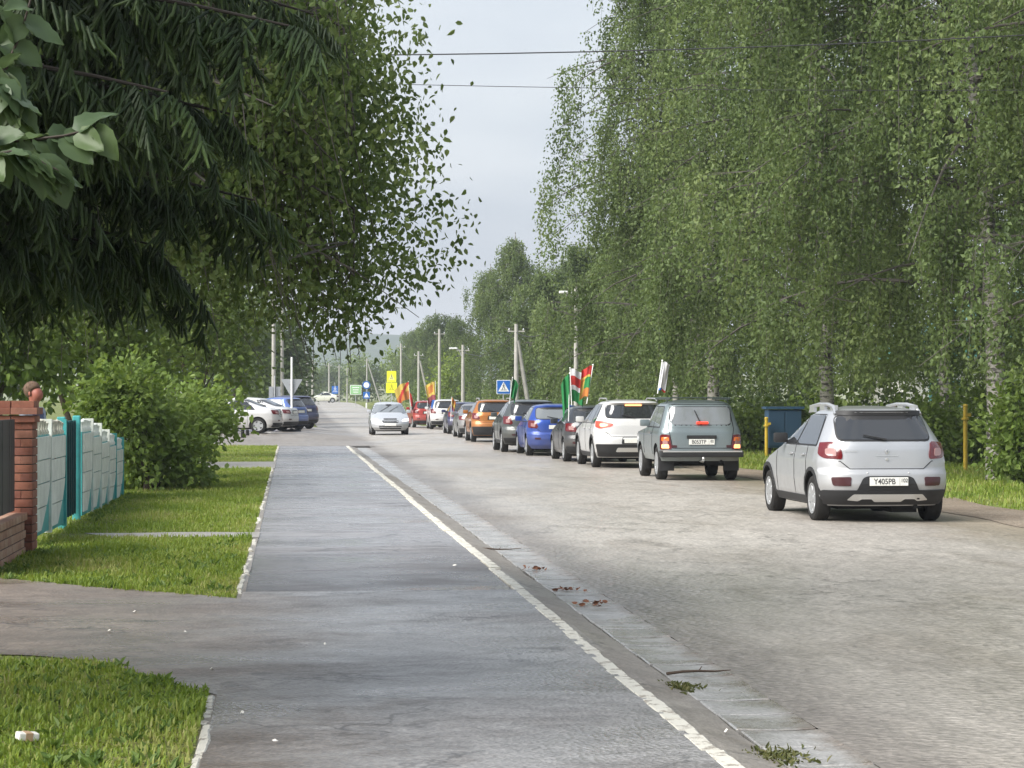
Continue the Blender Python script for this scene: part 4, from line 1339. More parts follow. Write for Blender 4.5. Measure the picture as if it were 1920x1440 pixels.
# ---- birch row on the right
GB = 'birches along the right of the road'
bA = birch_parts(11, 17.5, 5.3, 3.2, 72, 36, 42, 0.102, L_BIRCH, side=(math.pi, .38), z_lo=1.9, strand_len=(1.0, 3.0), tr=.22, lean=(-.17, 0), rfun=lambda f: 1.0 if f < .7 else 1.0 - (f - .7) * 1.6)
bB = birch_parts(23, 16.5, 5.0, 3.0, 72, 36, 42, 0.102, L_BIRCH, side=(math.pi, .34), z_lo=2.0, strand_len=(1.0, 3.0), tr=.20, lean=(-.05, .01), rfun=lambda f: 0.95 if f < .7 else 1.0 - (f - .7) * 1.6)
bC = birch_parts(37, 12.5, 3.5, 2.0, 55, 26, 32, 0.135, L_BIRCH, z_lo=1.5, strand_len=(.8, 2.2), tr=.15)
bD = birch_parts(41, 9.8, 3.0, 1.6, 46, 24, 28, 0.16, L_BIRCH, z_lo=1.2, strand_len=(.8, 1.9), tr=.12)
plant_tree('birch_tree', bA, (14.3, 44, -.05), 'tall weeping birch with pale trunk at the right edge of the picture', 'tree', GB)
plant_tree('birch_tree', bB, (16.3, 38.5, -.05), 'birch outside the right edge whose leafy twigs hang in the upper right corner', 'tree', GB, rz=-.15)
plant_tree('birch_tree', bB, (13.4, 55, -.05), 'tall weeping birch second from the right, behind the silver hatchback', 'tree', GB, rz=.5)
plant_tree('birch_tree', bB, (12.9, 67, -.05), 'tall weeping birch whose crown bounds the strip of sky', 'tree', GB, rz=-.35, sc=1.0)
plant_tree('birch_tree', bC, (14.2, 82, -.05), 'middle sized birch behind the boxy off-road car', 'tree', GB)
plant_tree('birch_tree', bB, (20.5, 52, -.05), 'tall birch standing back from the verge at the far right', 'tree', GB, rz=2.2)
plant_tree('birch_tree', bB, (19.5, 66, -.05), 'tall birch in the second row behind the silver hatchback', 'tree', GB, rz=3.0, sc=.95)
plant_tree('birch_tree', bB, (19.0, 84, -.05), 'tall birch in the second row above the white crossover', 'tree', GB, rz=4.0, sc=.85)
far_right = [(14.2, 96, 1.0, bD, 'birch above the blue hatchback'), (14.8, 110, 1.02, bD, 'birch above the graphite crossover'), (14.4, 126, .98, bD, 'birch behind the twin-leg utility pole'), (14.8, 146, 1.02, bC, 'birch rising behind the blue crossing sign'),
             (15.0, 168, .95, bC, 'birch above the orange crossover'), (14.5, 195, .92, bD, 'birch above the far white crossover'), (14.5, 225, 1.05, bD, 'birch above the red hatchback'), (15.0, 262, 1.0, bD, 'birch behind the yellow crossing signs'), (19.0, 120, 1.0, bC, 'birch of the second row left of the tall crowns'), (20, 160, 1.05, bC, 'birch of the second row above the sedan queue'), (16.0, 300, 1.05, bD, 'small far birch right of the lime green sign')]
for i, (x, y, sc, pr, lab) in enumerate(far_right):
    plant_tree('birch_tree', pr, (x, y, ground_z(x, y)), lab, 'tree', GB, rz=i * 1.7, sc=sc)

# ---- generic leafy tree or bush
def bushy(seed, blobs, n, size, mat, hex_=False, shell=0.55, droop=-.25, fold=.12):
    """blobs: (x,y,z,rx,ry,rz); leaves in a thick uneven shell of each blob, gathered in sprigs"""
    rg = np.random.default_rng(seed)
    P, D, T = [], [], []
    vol = np.array([b[3] * b[4] + b[4] * b[5] + b[3] * b[5] for b in blobs]); vol = vol / vol.sum()
    for b, w in zip(blobs, vol):
        m = int(n * w)
        ns = max(3, m // 14)
        d = rg.normal(size=(ns, 3)); d /= np.linalg.norm(d, axis=1, keepdims=True)
        r_ = (shell + (1.06 - shell) * rg.random(ns) ** 0.6)[:, None]
        c = np.array(b[:3]) + d * r_ * np.array(b[3:])
        tt = rg.normal(0.5, .14, ns)
        idx = rg.integers(0, ns, m)
        # sprig: leaves spread along a short outward twig
        u = rg.uniform(-.5, .5, (m, 1)) * size * 4.5
        pp = c[idx] + d[idx] * u + rg.normal(0, size * .9, (m, 3))
        dd = d[idx] * .7 + rg.normal(0, .6, (m, 3)) + np.array([0, 0, droop])
        P.append(pp); D.append(dd); T.append(np.clip(tt[idx] + rg.normal(0, .14, m), 0, 1))
    P = np.concatenate(P); D = np.concatenate(D); T = np.concatenate(T)
    ok = P[:, 2] > 0.02
    return leaf_mesh('crown', P[ok], D[ok], size, mat, T[ok], hex_, rg, fold=fold, width=.7)
def stems(blobs, seed, r0=.05, base=(0, 0, 0), mat=M_BARK):
    rr = random.Random(seed)
    mb = MB()
    for b in blobs:
        p0 = Vector(base) + Vector((rr.uniform(-.1, .1), rr.uniform(-.1, .1), -.05))
        p2 = Vector(b[:3])
        p1 = (p0 + p2) / 2 + Vector((rr.uniform(-.2, .2), rr.uniform(-.2, .2), rr.uniform(0, .3)))
        mb.tube([p0, p1, p2], [r0, r0 * .65, r0 * .25], 6)
        for k in range(4):
            e = p2 + Vector((rr.uniform(-1, 1) * b[3], rr.uniform(-1, 1) * b[4], rr.uniform(-.4, 1) * b[5])) * .8
            mb.tube([p1.lerp(p2, rr.random()), e], [r0 * .3, r0 * .1], 4)
    return mb.mesh('trunk', mat, smooth=60)
def leafy(name, loc, blobs, n, size, mat, label, seed, cat='tree', group=None, hex_=False, r0=.08, **kw):
    e = empty(name, loc)
    link('trunk' if cat == 'tree' else 'stems', stems(blobs, seed, r0), e)
    link('crown' if cat == 'tree' else 'foliage', bushy(seed, blobs, n, size, mat, hex_, **kw), e)
    return tag(e, label, cat, group)

# ---- garden trees on the left, behind the fence
GL = 'garden trees behind the left fence'
leafy('maple_tree', (-4.9, 35, 0), [(0, 0, 3.0, 1.5, 1.5, 1.2), (-.9, 0, 4.4, 1.6, 1.5, 1.3), (.7, .3, 2.2, .9, .9, .7), (.4, .4, 4.2, 1.3, 1.3, 1.1), (-1, 0, 2.2, .9, 1, .8)], 9000, .15, L_MAPLE, 'broad-leaved tree above the turquoise fence at the far left', 51, 'tree', GL, hex_=True)
leafy('maple_tree', (-3.9, 44, 0), [(0, 0, 2.9, 1.4, 1.4, 1.2), (.6, .2, 4.3, 1.5, 1.4, 1.3), (-1.2, .2, 3.8, 1.4, 1.4, 1.3), (.7, 0, 2.1, .9, .9, .7)], 9000, .15, L_MAPLE, 'broad-leaved tree right behind the leaning shrub', 52, 'tree', GL, hex_=True)
leafy('maple_tree', (-8.0, 52, 0), [(0, 0, 3.5, 2.6, 2, 2.2), (1, 0, 6, 2.5, 2, 2.2), (-1.5, 0, 6.2, 2.4, 2, 2.2)], 9000, .19, L_DARK, 'dark tall tree at the back of the garden', 53, 'tree', GL)
leafy('maple_tree', (-2.6, 62, 0), [(0, 0, 4.2, 1.7, 1.6, 1.7), (-.9, 0, 6.6, 2.0, 1.8, 1.7), (.4, 0, 2.6, 1.2, 1.3, 1.0)], 8000, .18, L_MAPLE, 'tree rising behind the shrub over the side street corner', 54, 'tree', GL)
wood = [(-3.0, 128, 9.5, 'left of the grey concrete pole'), (-7.0, 132, 11.5, 'over the parked white sedans'), (-1.2, 146, 8.5, 'behind the concrete pole'), (-11.5, 130, 11, 'at the left end of the side street'), (-.6, 172, 8.0, 'above the navy crossover'), (-4.5, 160, 10, 'second rank behind the parked cars'), (-1.8, 205, 7.5, 'far off left of the street'), (-16, 126, 11, 'hidden mostly by the garden trees')]
for i, (x, y, h, lab) in enumerate(wood):
    leafy('roadside_tree', (x, y, ground_z(x, y)), [(0, 0, h * .36, 2.0, 2.0, h * .26), (.3, 0, h * .68, 1.7, 1.7, h * .28), (-.5, .2, h * .52, 1.9, 1.9, h * .25)], 4200, .30, L_DARK if i % 3 else L_BIRCH, 'dark leafy roadside tree ' + lab, 60 + i, 'tree', 'trees beyond the side street', r0=.14)
far_w = [(2.0, 330, 6.5), (-4, 360, 8), (12, 350, 6.5), (18, 380, 8), (8, 470, 8.5), (14, 480, 9), (-2, 460, 8.5), (22, 420, 9), (-9, 400, 9), (3.5, 520, 8), (10.5, 560, 9), (28, 500, 11)]
fm = [bushy(90 + k, [(0, 0, 2.6, 2.4, 2.4, 2.0), (.4, 0, 5.0, 2.0, 2.0, 2.3), (-.8, 0, 4.0, 2.2, 2.2, 2.0)], 3000, .40, L_LIME if k == 1 else L_BIRCH) for k in range(2)]
fst = stems([(0, 0, 2.6, 2, 2, 2), (.4, 0, 5, 2, 2, 2)], 4, .16)
places = ['left kerb of the far street', 'left side beyond the far street', 'right of the far street by the cream sedan', 'right verge far beyond the crossing signs', 'straight ahead at the foot of the hill', 'behind the green and white sign', 'at the far left foot of the hill', 'in the distance behind the yellow signs', 'left in the distance beyond the concrete poles', 'far ahead left of the blue sign', 'far ahead right of the blue sign', 'furthest right under the hill']
for (x, y, h), lab, k in zip(far_w, places, range(20)):
    e = empty('distant_tree', (x, y, ground_z(x, y)), k * 1.3)
    e.scale = (h / 7,) * 3
    link('trunk', fst, e); link('crown', fm[k % 2], e)
    tag(e, 'small hazy tree ' + lab, 'tree', 'distant trees at the end of the street')
leafy('lime_bush', tuple(at(845, 745, 185))[:2] + (ground_z(13, 185),), [(0, 0, 2.0, 1.7, 1.5, 1.9), (.3, 0, 3.6, 1.3, 1.2, 1.5)], 2600, .26, L_LIME, 'yellow green rounded young tree between two poles above the white crossover', 77, 'tree', None)

# ---- understorey and shrubs on the right verge
GS = 'shrubs under the right birches'
sh = [(14.35, 42.6, .62, 2.0, 'leafy shrub at the foot of the rightmost birch trunk'), (17.2, 55.5, 1.35, 2.0, 'leafy shrub beside the tall yellow post at the right edge'), (15.4, 54.5, .9, 1.5, 'shrub just behind the yellow post'), (15.8, 64, 1.0, 1.5, 'low shrub behind the silver hatchback roof'), (19.5, 58, 2.2, 2.2, 'big shrub at the far right behind the birch trunk'), (14.8, 70, 1.1, 1.2, 'shrub beside the blue cabinet'), (16.5, 76, 1.6, 2.0, 'shrub behind the blue cabinet'), (15.5, 90, 2.0, 2.4, 'tall dark shrub behind the boxy off-roader'), (18, 72, 2.2, 2.6, 'wide dark shrub between the second row birches'), (22, 62, 2.6, 3.0, 'dark thicket before the pale building'), (15.0, 104, 1.8, 2.4, 'dark shrub above the white crossover roof'), (15.5, 120, 2.0, 2.6, 'dark shrub above the graphite crossover roof'), (15.5, 138, 2.0, 2.6, 'dark shrub behind the blue crossing sign'), (16, 158, 2.2, 2.8, 'dark shrub above the orange crossover roof'), (16, 185, 2.2, 2.8, 'dark shrub behind the farthest flags'), (13.5, 215, 2.0, 2.4, 'shrub behind the yellow signs')]
for i, (x, y, rx, h, lab) in enumerate(sh):
    leafy('shrub', (x, y, ground_z(x, y)), [(0, 0, h * .5, rx, rx, h * .55), (rx * .5, .2, h * .35, rx * .8, rx * .8, h * .4), (-rx * .5, 0, h * .4, rx * .8, rx * .8, h * .42)], 4200 if y < 60 else 2400, .13 if y < 60 else .20, (L_SHRUB if y < 56 else (L_MAPLE if i % 2 else L_DARK)), lab, 120 + i, 'shrub', GS, hex_=y < 60, r0=.04)

# ---- the bright shrub leaning over the lawn
bl = [(-.25, 0, 1.15, .75, .9, .75), (.15, .6, .75, .75, 1.0, .65), (.35, 1.4, 1.15, .75, .9, .55), (.75, 2.2, 1.35, .75, .9, .40), (-.3, -.2, 1.75, .6, .7, .45), (.1, .3, .4, .85, 1.0, .4), (-.6, .2, 1.6, .7, .8, .6), (1.05, 2.9, 1.30, .40, .7, .26)]
leafy('shrub', (-2.45, 39.5, 0), bl, 11000, .115, L_SHRUB, 'bright green shrub leaning out over the lawn beside the turquoise fence', 210, 'shrub', None, hex_=True, r0=.04, shell=.45)
# ---- weeping birch over the pavement (left, trunk outside the picture)
nb = birch_parts(301, 7.0, 4.8, 3.35, 64, 84, 46, 0.052, L_BIRCHN, side=(0.0, .85), sig=.42, strand_len=(.6, 1.7), tr=.15, jit=.085, strings=4, clump=.12, hex_=True, z_lo=2.02, lean=(.01, 0), top=.80, xmax=4.55, rfun=lambda f: .95)
plant_tree('birch_tree', nb, (-3.75, 16.8, 0), 'birch hanging its leafy twigs over the pavement in front of the sky', 'tree')

# ---- spruce at the upper left (trunk outside the picture)
def shoot_template(seed, n_need=64, length=.17):
    rg = np.random.default_rng(seed)
    V, F, T = [], [], []
    seg, rings = 5, 4
    for i in range(rings):
        t = i / (rings - 1)
        r_ = .0135 * (1 - .45 * t) * (0.6 if i == 0 else 1)
        for k in range(seg):
            a = 2 * math.pi * k / seg
            V.append((r_ * math.cos(a), r_ * math.sin(a), -length * t))
    for i in range(rings - 1):
        for k in range(seg):
            k2 = (k + 1) % seg
            F.append((i * seg + k, i * seg + k2, (i + 1) * seg + k2)); F.append((i * seg + k, (i + 1) * seg + k2, (i + 1) * seg + k))
            T += [.35 + .35 * i / rings] * 2
    for j in range(n_need):
        t = rg.uniform(0, 1); a = rg.uniform(0, 6.283)
        z = -length * t
        d = np.array([math.cos(a), math.sin(a), -.75 - .5 * t])
        d /= np.linalg.norm(d)
        s_ = np.array([-math.sin(a), math.cos(a), 0]) * .0013
        p0 = np.array([math.cos(a) * .006, math.sin(a) * .006, z])
        b = len(V)
        V += [tuple(p0 - s_), tuple(p0 + s_), tuple(p0 + d * rg.uniform(.014, .021))]
        F.append((b, b + 1, b + 2)); T.append(.45 + .4 * t)
    return np.array(V), np.array(F), np.array(T)
SHOOTS = [shoot_template(i) for i in range(3)]
def rot_to(d):
    """rotation taking -Z to direction d"""
    return np.array(Vector((0, 0, -1)).rotation_difference(Vector(d)).to_matrix())
def spray_template(seed, L=.62):
    """a hanging branchlet carrying needled shoots"""
    rg = np.random.default_rng(seed)
    V, F, T = [], [], []
    base = 0
    def put(p, d, sc, tadd):
        nonlocal base
        v, f, t = SHOOTS[rg.integers(0, 3)]
        v2 = (v * [1, 1, sc]) @ rot_to(d).T + np.array(p)
        V.append(v2); F.append(f + base); T.append(np.clip(t + tadd, 0, 1)); base += len(v2)
    n = 11
    for i in range(n):
        t = (i + .5) / n
        c = np.array([L * t * (1 - .15 * t), 0, -.30 * L * t * t])
        for sg in (-1, 1):
            d = np.array([rg.uniform(.2, .7), sg * rg.uniform(.05, .9) * (1 - .4 * t), -rg.uniform(.6, 1.5)]); d /= np.linalg.norm(d)
            ln = rg.uniform(.5, 1.35) * (1.15 - .45 * t)
            put(c, d, ln, rg.normal(0, .1))
            if rg.random() < .55:
                d2 = d + rg.normal(0, .45, 3); d2[2] -= .3; d2 /= np.linalg.norm(d2)
                put(c + d * .10 * ln, d2, ln * .8, rg.normal(.05, .1))
    put(np.array([L * .8, 0, -.28 * L]), np.array([.8, 0, -.6]), 1.2, .15)
    return np.concatenate(V), np.concatenate(F), np.concatenate(T)
SPRAYS = [spray_template(i + 5) for i in range(4)]
M_SPLIMB = plain('dark spruce bark', (.018, .014, .011), .9)
def spruce(loc, H, seed, label, zs, azs):
    rg = np.random.default_rng(seed)
    root = empty('spruce_tree', loc)
    MB().tube([(0, 0, -.2), (0, 0, H * .5), (0, 0, H)], [.19, .12, .02], 10).obj('trunk', M_BARK, root, smooth=60)
    for z, Lb, az, dens in zs:
        pts = []
        for j in range(9):
            t = j / 8
            pts.append(Vector((math.cos(az) * Lb * t, math.sin(az) * Lb * t, z - .10 * Lb * t - .16 * Lb * t * t + .16 * Lb * max(0, t - .7))))
        V, F, T = [], [], []
        base = 0
        m = int(Lb * dens)
        for k in range(m):
            t = .12 + .88 * (k + rg.random()) / m
            q = pts[min(7, int(t * 8))].lerp(pts[min(8, int(t * 8) + 1)], t * 8 % 1) if t < 1 else pts[8]
            for sg in (-1, 1):
                an = az + sg * rg.uniform(.35, 1.25) * (1.1 - .4 * t) + rg.normal(0, .15)
                v, f, tt = SPRAYS[rg.integers(0, 4)]
                sc = rg.uniform(.65, 1.15) * (1.15 - .45 * t)
                tilt = rg.uniform(.15, .85)
                Mx = Matrix.Rotation(an, 3, 'Z') @ Matrix.Rotation(tilt, 3, 'Y') @ Matrix.Rotation(rg.normal(0, .35), 3, 'X')
                v2 = (v * sc) @ np.array(Mx).T + np.array(q)
                V.append(v2); F.append(f + base); T.append(np.clip(tt + rg.normal(0, .08), 0, 1)); base += len(v2)
        me = np_mesh('branch', np.concatenate(V), np.concatenate(F), [L_SPRUCE], {'tint': np.concatenate(T)})
        o = link('branch', me, root)
        MB().tube(pts, [.035 * (1 - .85 * j / 8) for j in range(9)], 6).obj('limb', M_SPLIMB, o)
    return tag(root, label, 'tree')
zs = []
rg_ = np.random.default_rng(5)
# whorls reaching over the pavement
for wi, (z, Lb) in enumerate([(2.85, 2.75), (3.05, 2.85), (3.3, 2.9), (3.6, 3.0), (3.95, 3.2), (4.3, 3.3), (4.8, 3.1), (5.4, 2.8)]):
    for k in range(6):
        az = -1.15 + 2.2 * (k + rg_.random() * .6) / 6 + (wi % 2) * .18
        zs.append((z + rg_.uniform(-.08, .08), Lb * rg_.uniform(.75, 1.08), az, 10.5 if z < 4.2 else 6.0))
    for k in range(3):
        zs.append((z, Lb * .8, 1.3 + 3.4 * (k + rg_.random()) / 3, 2.5))
spruce((-3.25, 11.2, 0), 11.0, 9, 'dark spruce with drooping boughs filling the upper left', zs, None)

# ---- lilac twigs close to the camera, top left: each leaf a piece of its own
def lilac_leaf_mesh(k, L=.085, W=.058):
    rr = random.Random(k)
    n = 8
    vs, fs = [], []
    curl, fold = rr.uniform(-.05, .35), rr.uniform(.12, .4)
    for i in range(n + 1):
        t = i / n
        w = W * .5 * (math.sin(math.pi * min(1, t * .93 + .07) ** .72) ** .85) * (1 if t < 1 else 0)
        y = L * t
        z = -curl * L * t * t
        for s_ in (-1, -.5, 0, .5, 1):
            vs.append((w * s_ * (1 + .05 * math.sin(23 * t + k)), y, z + abs(s_) * w * fold + .0016 * math.sin(26 * t - abs(s_) * 5) * (abs(s_) > .2) + .002 * math.sin(7 * t + s_ * 3 + k)))
    for i in range(n):
        for j in range(4):
            a = i * 5 + j
            fs.append((a, a + 1, a + 6, a + 5))
    V = np.array(vs); F = np.array(fs)
    return np_mesh('leaf', V, F, [L_LILAC], {'tint': np.full(len(F), .25 + .6 * rr.random())}, smooth=True)
LM = [lilac_leaf_mesh(k) for k in range(7)]
lil = empty('lilac_bush', (-1.1, 4.6, 0))
tag(lil, 'lilac twigs with broad pale leaves close to the viewer at the left edge', 'shrub')
rr = random.Random(12)
def lil_stem(pts, r0, r1):
    pts = [Vector(p) - lil.location for p in pts]
    n = len(pts)
    return MB().tube(pts, [r0 + (r1 - r0) * i / (n - 1) for i in range(n)], 6).obj('stem', M_TWIG, lil, smooth=60)
D0 = 4.5
main = [Vector((-1.1, 4.6, 0)), Vector((-1.0, 4.55, 1.2)), Vector((-.85, 4.5, 1.9)), Vector((-.72, 4.5, 2.15))]
lil_stem(main, .02, .010)
twigs = [
    [(-40, 262), (40, 265), (120, 255), (200, 235)],
    [(-60, 190), (10, 130), (40, 60), (60, -10)],
    [(-60, 300), (20, 285), (70, 300), (110, 320)],
    [(-60, 120), (-10, 150), (20, 180), (30, 220)],
]
for ti, tw in enumerate(twigs):
    dd = D0 + (.0, .15, -.1, .1)[ti]
    pts = [main[-1]] + [at(a, b, dd) for a, b in tw]
    st = lil_stem(pts, .006, .002)
    pl = [Vector(p) for p in pts[1:]]
    for q in range(9):
        t = q / 9 * 2.999
        i = int(t)
        p = pl[i].lerp(pl[i + 1], t - i)
        dirv = (pl[i + 1] - pl[i]).normalized()
        for sg in (-1, 1):
            if rr.random() < .12: continue
            s_ = rr.uniform(.75, 1.12)
            side = Vector((dirv.z, rr.uniform(-.6, .6), -dirv.x)) * sg
            tip = (dirv * rr.uniform(.3, .9) + side * .5 + Vector((0, rr.uniform(-.5, .5), -rr.uniform(.3, 1.1)))).normalized()
            nrm = Vector((rr.uniform(-.7, .7), -rr.uniform(.2, 1), rr.uniform(.2, 1)))
            x = tip.cross(nrm).normalized(); z = x.cross(tip)
            M3 = Matrix((x, tip, z)).transposed()
            o = link('leaf', LM[rr.randrange(7)], st, p - lil.location, M3.to_euler(), (s_, s_, s_))
# ================================================================== FENCE, WALL, PERSON
M_TURQ = plain('turquoise paint', (0.055, 0.33, 0.33), 0.5, var=0.25, vscale=5, bump=0.15)
M_GATESHADE = plain('gate turquoise darkened as gap shade', (0.012, 0.07, 0.08), 0.5, var=0.3, vscale=4)
M_FWHITE = plain('chalky white fence paint', (0.62, 0.65, 0.60), 0.65, var=0.22, vscale=3.5, bump=0.25)
M_FCREAM = plain('weathered cream paint', (0.46, 0.44, 0.36), 0.75, var=0.45, vscale=9, bump=0.4)
FX = -2.78
fence = empty('concrete_fence', (FX, 31, 0))
tag(fence, 'white and turquoise panel fence with scalloped top beside the lawn', 'fence')
secs = [(24.35, 26.05, 1.36, .10), (26.15, 27.75, 1.34, .08), (30.15, 31.5, 1.32, .05), (31.6, 32.9, 1.24, .03), (33.0, 34.3, 1.13, .02), (34.4, 35.7, 1.05, .0), (35.8, 37.2, .96, -.02)]
def cut(z, z0, z1):          # white relief is cut back in a sweep towards the foot
    t = max(0.0, 1 - (z - z0) / (0.62 * (z1 - z0)))
    return 0.55 * t ** 1.7
for si, (y0, y1, zt, zb) in enumerate(secs):
    W = y1 - y0
    pm = MB()
    pm.box((0, 0, (zb + zt - .16) / 2), (.05, W, zt - .16 - zb))
    pan = pm.obj('fence_panel', M_TURQ, fence, loc=(0, (y0 + y1) / 2 - 31, 0))
    n = 4
    za, zc = zb + .05, zt - .17
    for k in range(n):
        s0, s1_ = za + (zc - za) * k / n, za + (zc - za) * (k + 1) / n - .012
        ed = [(-W / 2 + .015 + (0.02 if k == 0 else 0), s0), ]
        right = []
        for q in range(6):
            z = s0 + (s1_ - s0) * q / 5
            right.append((W / 2 - .02 - W * cut(z, za, zc), z))
        poly = [(-W / 2 + .015, s0)] + right + [(-W / 2 + .015, s1_)]
        MB().prism(poly, lambda a, b, t: (t, a, b), .024, .047 + .004 * (k % 2), 0).obj('slab', M_FWHITE, pan, fix=True)
    nb_ = 7
    for k in range(nb_):
        yy = -W / 2 + W * (k + .5) / nb_
        hgt = .15 + .035 * math.sin(math.pi * (k + .5) / nb_) + random.uniform(-.008, .008)
        MB().lathe([(.028, 0), (.042, .03), (.022, .07), (.030, hgt * .75), (.036, hgt * .9), (.008, hgt)], 8, 'z', (0, yy, zt - .17)).obj('baluster', M_FCREAM if si < 2 else M_FWHITE, pan, smooth=50)
    MB().box((0, W / 2 + .045, (zt - .02 + zb) / 2), (.11, .085, zt - zb + .04)).obj('post', M_TURQ if si in (1, 5, 6) else M_FWHITE, fence, loc=(0, (y0 + y1) / 2 - 31, 0))
for yy in (28.0, 29.98):
    MB().rbox((-.03, yy - 31, .68), (.10, .12, 1.40), .015).obj('gate_post', M_TURQ, fence)
g = MB().box((0, 0, .66), (.04, 1.75, 1.22))
for k in range(6): g.box((.03, -.75 + .30 * k, .66), (.03, .03, 1.22))
g.obj('gate_gap_leaf', M_GATESHADE, fence, loc=(-.06, 28.99 - 31, .05))  # leaf coloured near black to paint the shade of the open gap

# brick pillar and plinth
M_BRICKS = [plain('red brick %s' % n_, c, .85, var=.25, vscale=12, bump=.5) for n_, c in (('a', (.205, .075, .048)), ('b', (.235, .092, .058)), ('c', (.180, .066, .045)), ('d', (.250, .110, .075)))]
M_BRICKP = [plain('pale red brick %s' % n_, c, .85, var=.25, vscale=12, bump=.5) for n_, c in (('a', (.34, .20, .135)), ('b', (.30, .165, .11)), ('c', (.36, .23, .16)))]
M_MORTAR = plain('dark mortar', (.10, .075, .062), .95, var=.3, vscale=20)
def brick_mesh(lx, ly, lz, mat):
    return MB().rbox((0, 0, 0), (lx, ly, lz), .005).mesh('brick', mat)
PX0, PX1, PY0, PY1 = -3.06, -2.62, 23.25, 23.69
pillar = MB().box((0, 0, .70), (.41, .41, 1.40)).obj('brick_pillar', M_MORTAR, None, loc=((PX0 + PX1) / 2, (PY0 + PY1) / 2, 0))
tag(pillar, 'red brick gate pillar with stepped cap at the left edge', 'pillar')
ch = .088
bms = {}
def put_brick(parent, c, d, mats):
    k = (round(d[0], 3), round(d[1], 3), round(d[2], 3))
    i = random.randrange(len(mats))
    if (k, mats[i].name) not in bms: bms[(k, mats[i].name)] = brick_mesh(*d, mats[i])
    return link('brick', bms[(k, mats[i].name)], parent, (c[0] + random.uniform(-.002, .002), c[1] + random.uniform(-.002, .002), c[2]), (0, 0, random.uniform(-.006, .006)))
for r_ in range(15):
    z = .05 + ch * r_ + ch / 2
    a = .22
    e = (r_ % 2)
    for sx in (-1, 1):
        if e:
            put_brick(pillar, (sx * (a - .06), .055, z), (.115, .325, ch - .010), M_BRICKS)
            put_brick(pillar, (sx * .055, -(a - .06), z) if sx > 0 else (-.165, -(a - .06), z), (.325 if sx > 0 else .105, .115, ch - .010), M_BRICKS)
        else:
            put_brick(pillar, (sx * (a - .06), -.055, z), (.115, .325, ch - .010), M_BRICKS)
            put_brick(pillar, (sx * .112, (a - .06), z), (.212, .115, ch - .010), M_BRICKS)
            put_brick(pillar, (0, -(a - .06) + .001, z), (.20, .115, ch - .010), M_BRICKS)
for k, (w, z) in enumerate([(.245, 1.395), (.275, 1.475), (.235, 1.545)]):
    for sx in (-1, 1):
        for sy in (-1, 1):
            put_brick(pillar, (sx * w / 2, sy * w / 2, z), (w - .008, w - .008, .07), M_BRICKS)
plinth = MB().box((0, 0, .18), (.20, 3.1, .36)).obj('brick_plinth_wall', M_MORTAR, None, loc=(-2.80, 21.67, 0))
tag(plinth, 'low pale brick plinth wall under the dark metal panel', 'wall')
for r_ in range(4):
    for k in range(13):
        yy = -1.55 + .24 * (k + (.5 if r_ % 2 else 0)) + .115
        if yy > 1.5: continue
        put_brick(plinth, (.062, yy, .05 + .088 * r_ + .0), (.10, .228, .076), M_BRICKP)
for k in range(13):
    put_brick(plinth, (0, -1.43 + .24 * k, .405), (.26, .225, .07), M_BRICKP)
M_PANEL = plain('dark grey woven panel', (.045, .045, .048), .6, var=.35, vscale=7)
mp_ = empty('metal_fence_panel', (-2.80, 21.67, .44))
tag(mp_, 'dark grey metal fence panel standing on the brick plinth', 'fence')
for k in range(22):
    MB().rbox((0, 0, 0), (.018, .13, .93), .004).obj('slat', M_PANEL, mp_, loc=(random.uniform(-.004, .004), -1.5 + .138 * k, .49))
for z in (.12, .86): MB().box((-.02, 0, z), (.03, 3.05, .04)).obj('rail', M_PANEL, mp_)

# person behind the fence
def skin_body(name, joints, bones, mats, parent, zmat):
    me = bpy.data.meshes.new(name)
    idx = {k: i for i, k in enumerate(joints)}
    me.from_pydata([joints[k][:3] for k in joints], [(idx[a], idx[b]) for a, b in bones], [])
    o = bpy.data.objects.new(name, me); COL.objects.link(o)
    o.modifiers.new('s', 'SKIN')
    for k, v in zip(joints, me.skin_vertices[0].data):
        r_ = joints[k][3]
        v.radius = (r_, joints[k][4] if len(joints[k]) > 4 else r_)
    me.skin_vertices[0].data[idx['pelvis']].use_root = True
    sb = o.modifiers.new('u', 'SUBSURF'); sb.levels = 2; sb.render_levels = 2
    dg = bpy.context.evaluated_depsgraph_get(); dg.update()
    new = bpy.data.meshes.new_from_object(o.evaluated_get(dg))
    bpy.data.objects.remove(o)
    new.materials.clear()
    for m in mats: new.materials.append(m)
    for p in new.polygons:
        p.material_index = zmat(p.center); p.use_smooth = True
    return link(name, new, parent)
M_SKINP = plain('ruddy skin', (.30, .095, .065), .55)
M_SHIRT = plain('pale blue grey shirt', (.27, .31, .38), .85, var=.2)
M_VEST = plain('dark blue vest', (.07, .09, .17), .85, var=.2)
M_TROUS = plain('dark trousers', (.05, .05, .06), .9)
M_SBLACK_E = plain('eye dark', (.02, .015, .012), .2)
M_HAIR = plain('brown hair', (.11, .065, .04), .8, var=.3, vscale=30)
pp = at(62, 740, 26.6)
person = empty('person', (pp.x, 26.6, .08), R(-120))
person.scale = (.95, .95, .97)
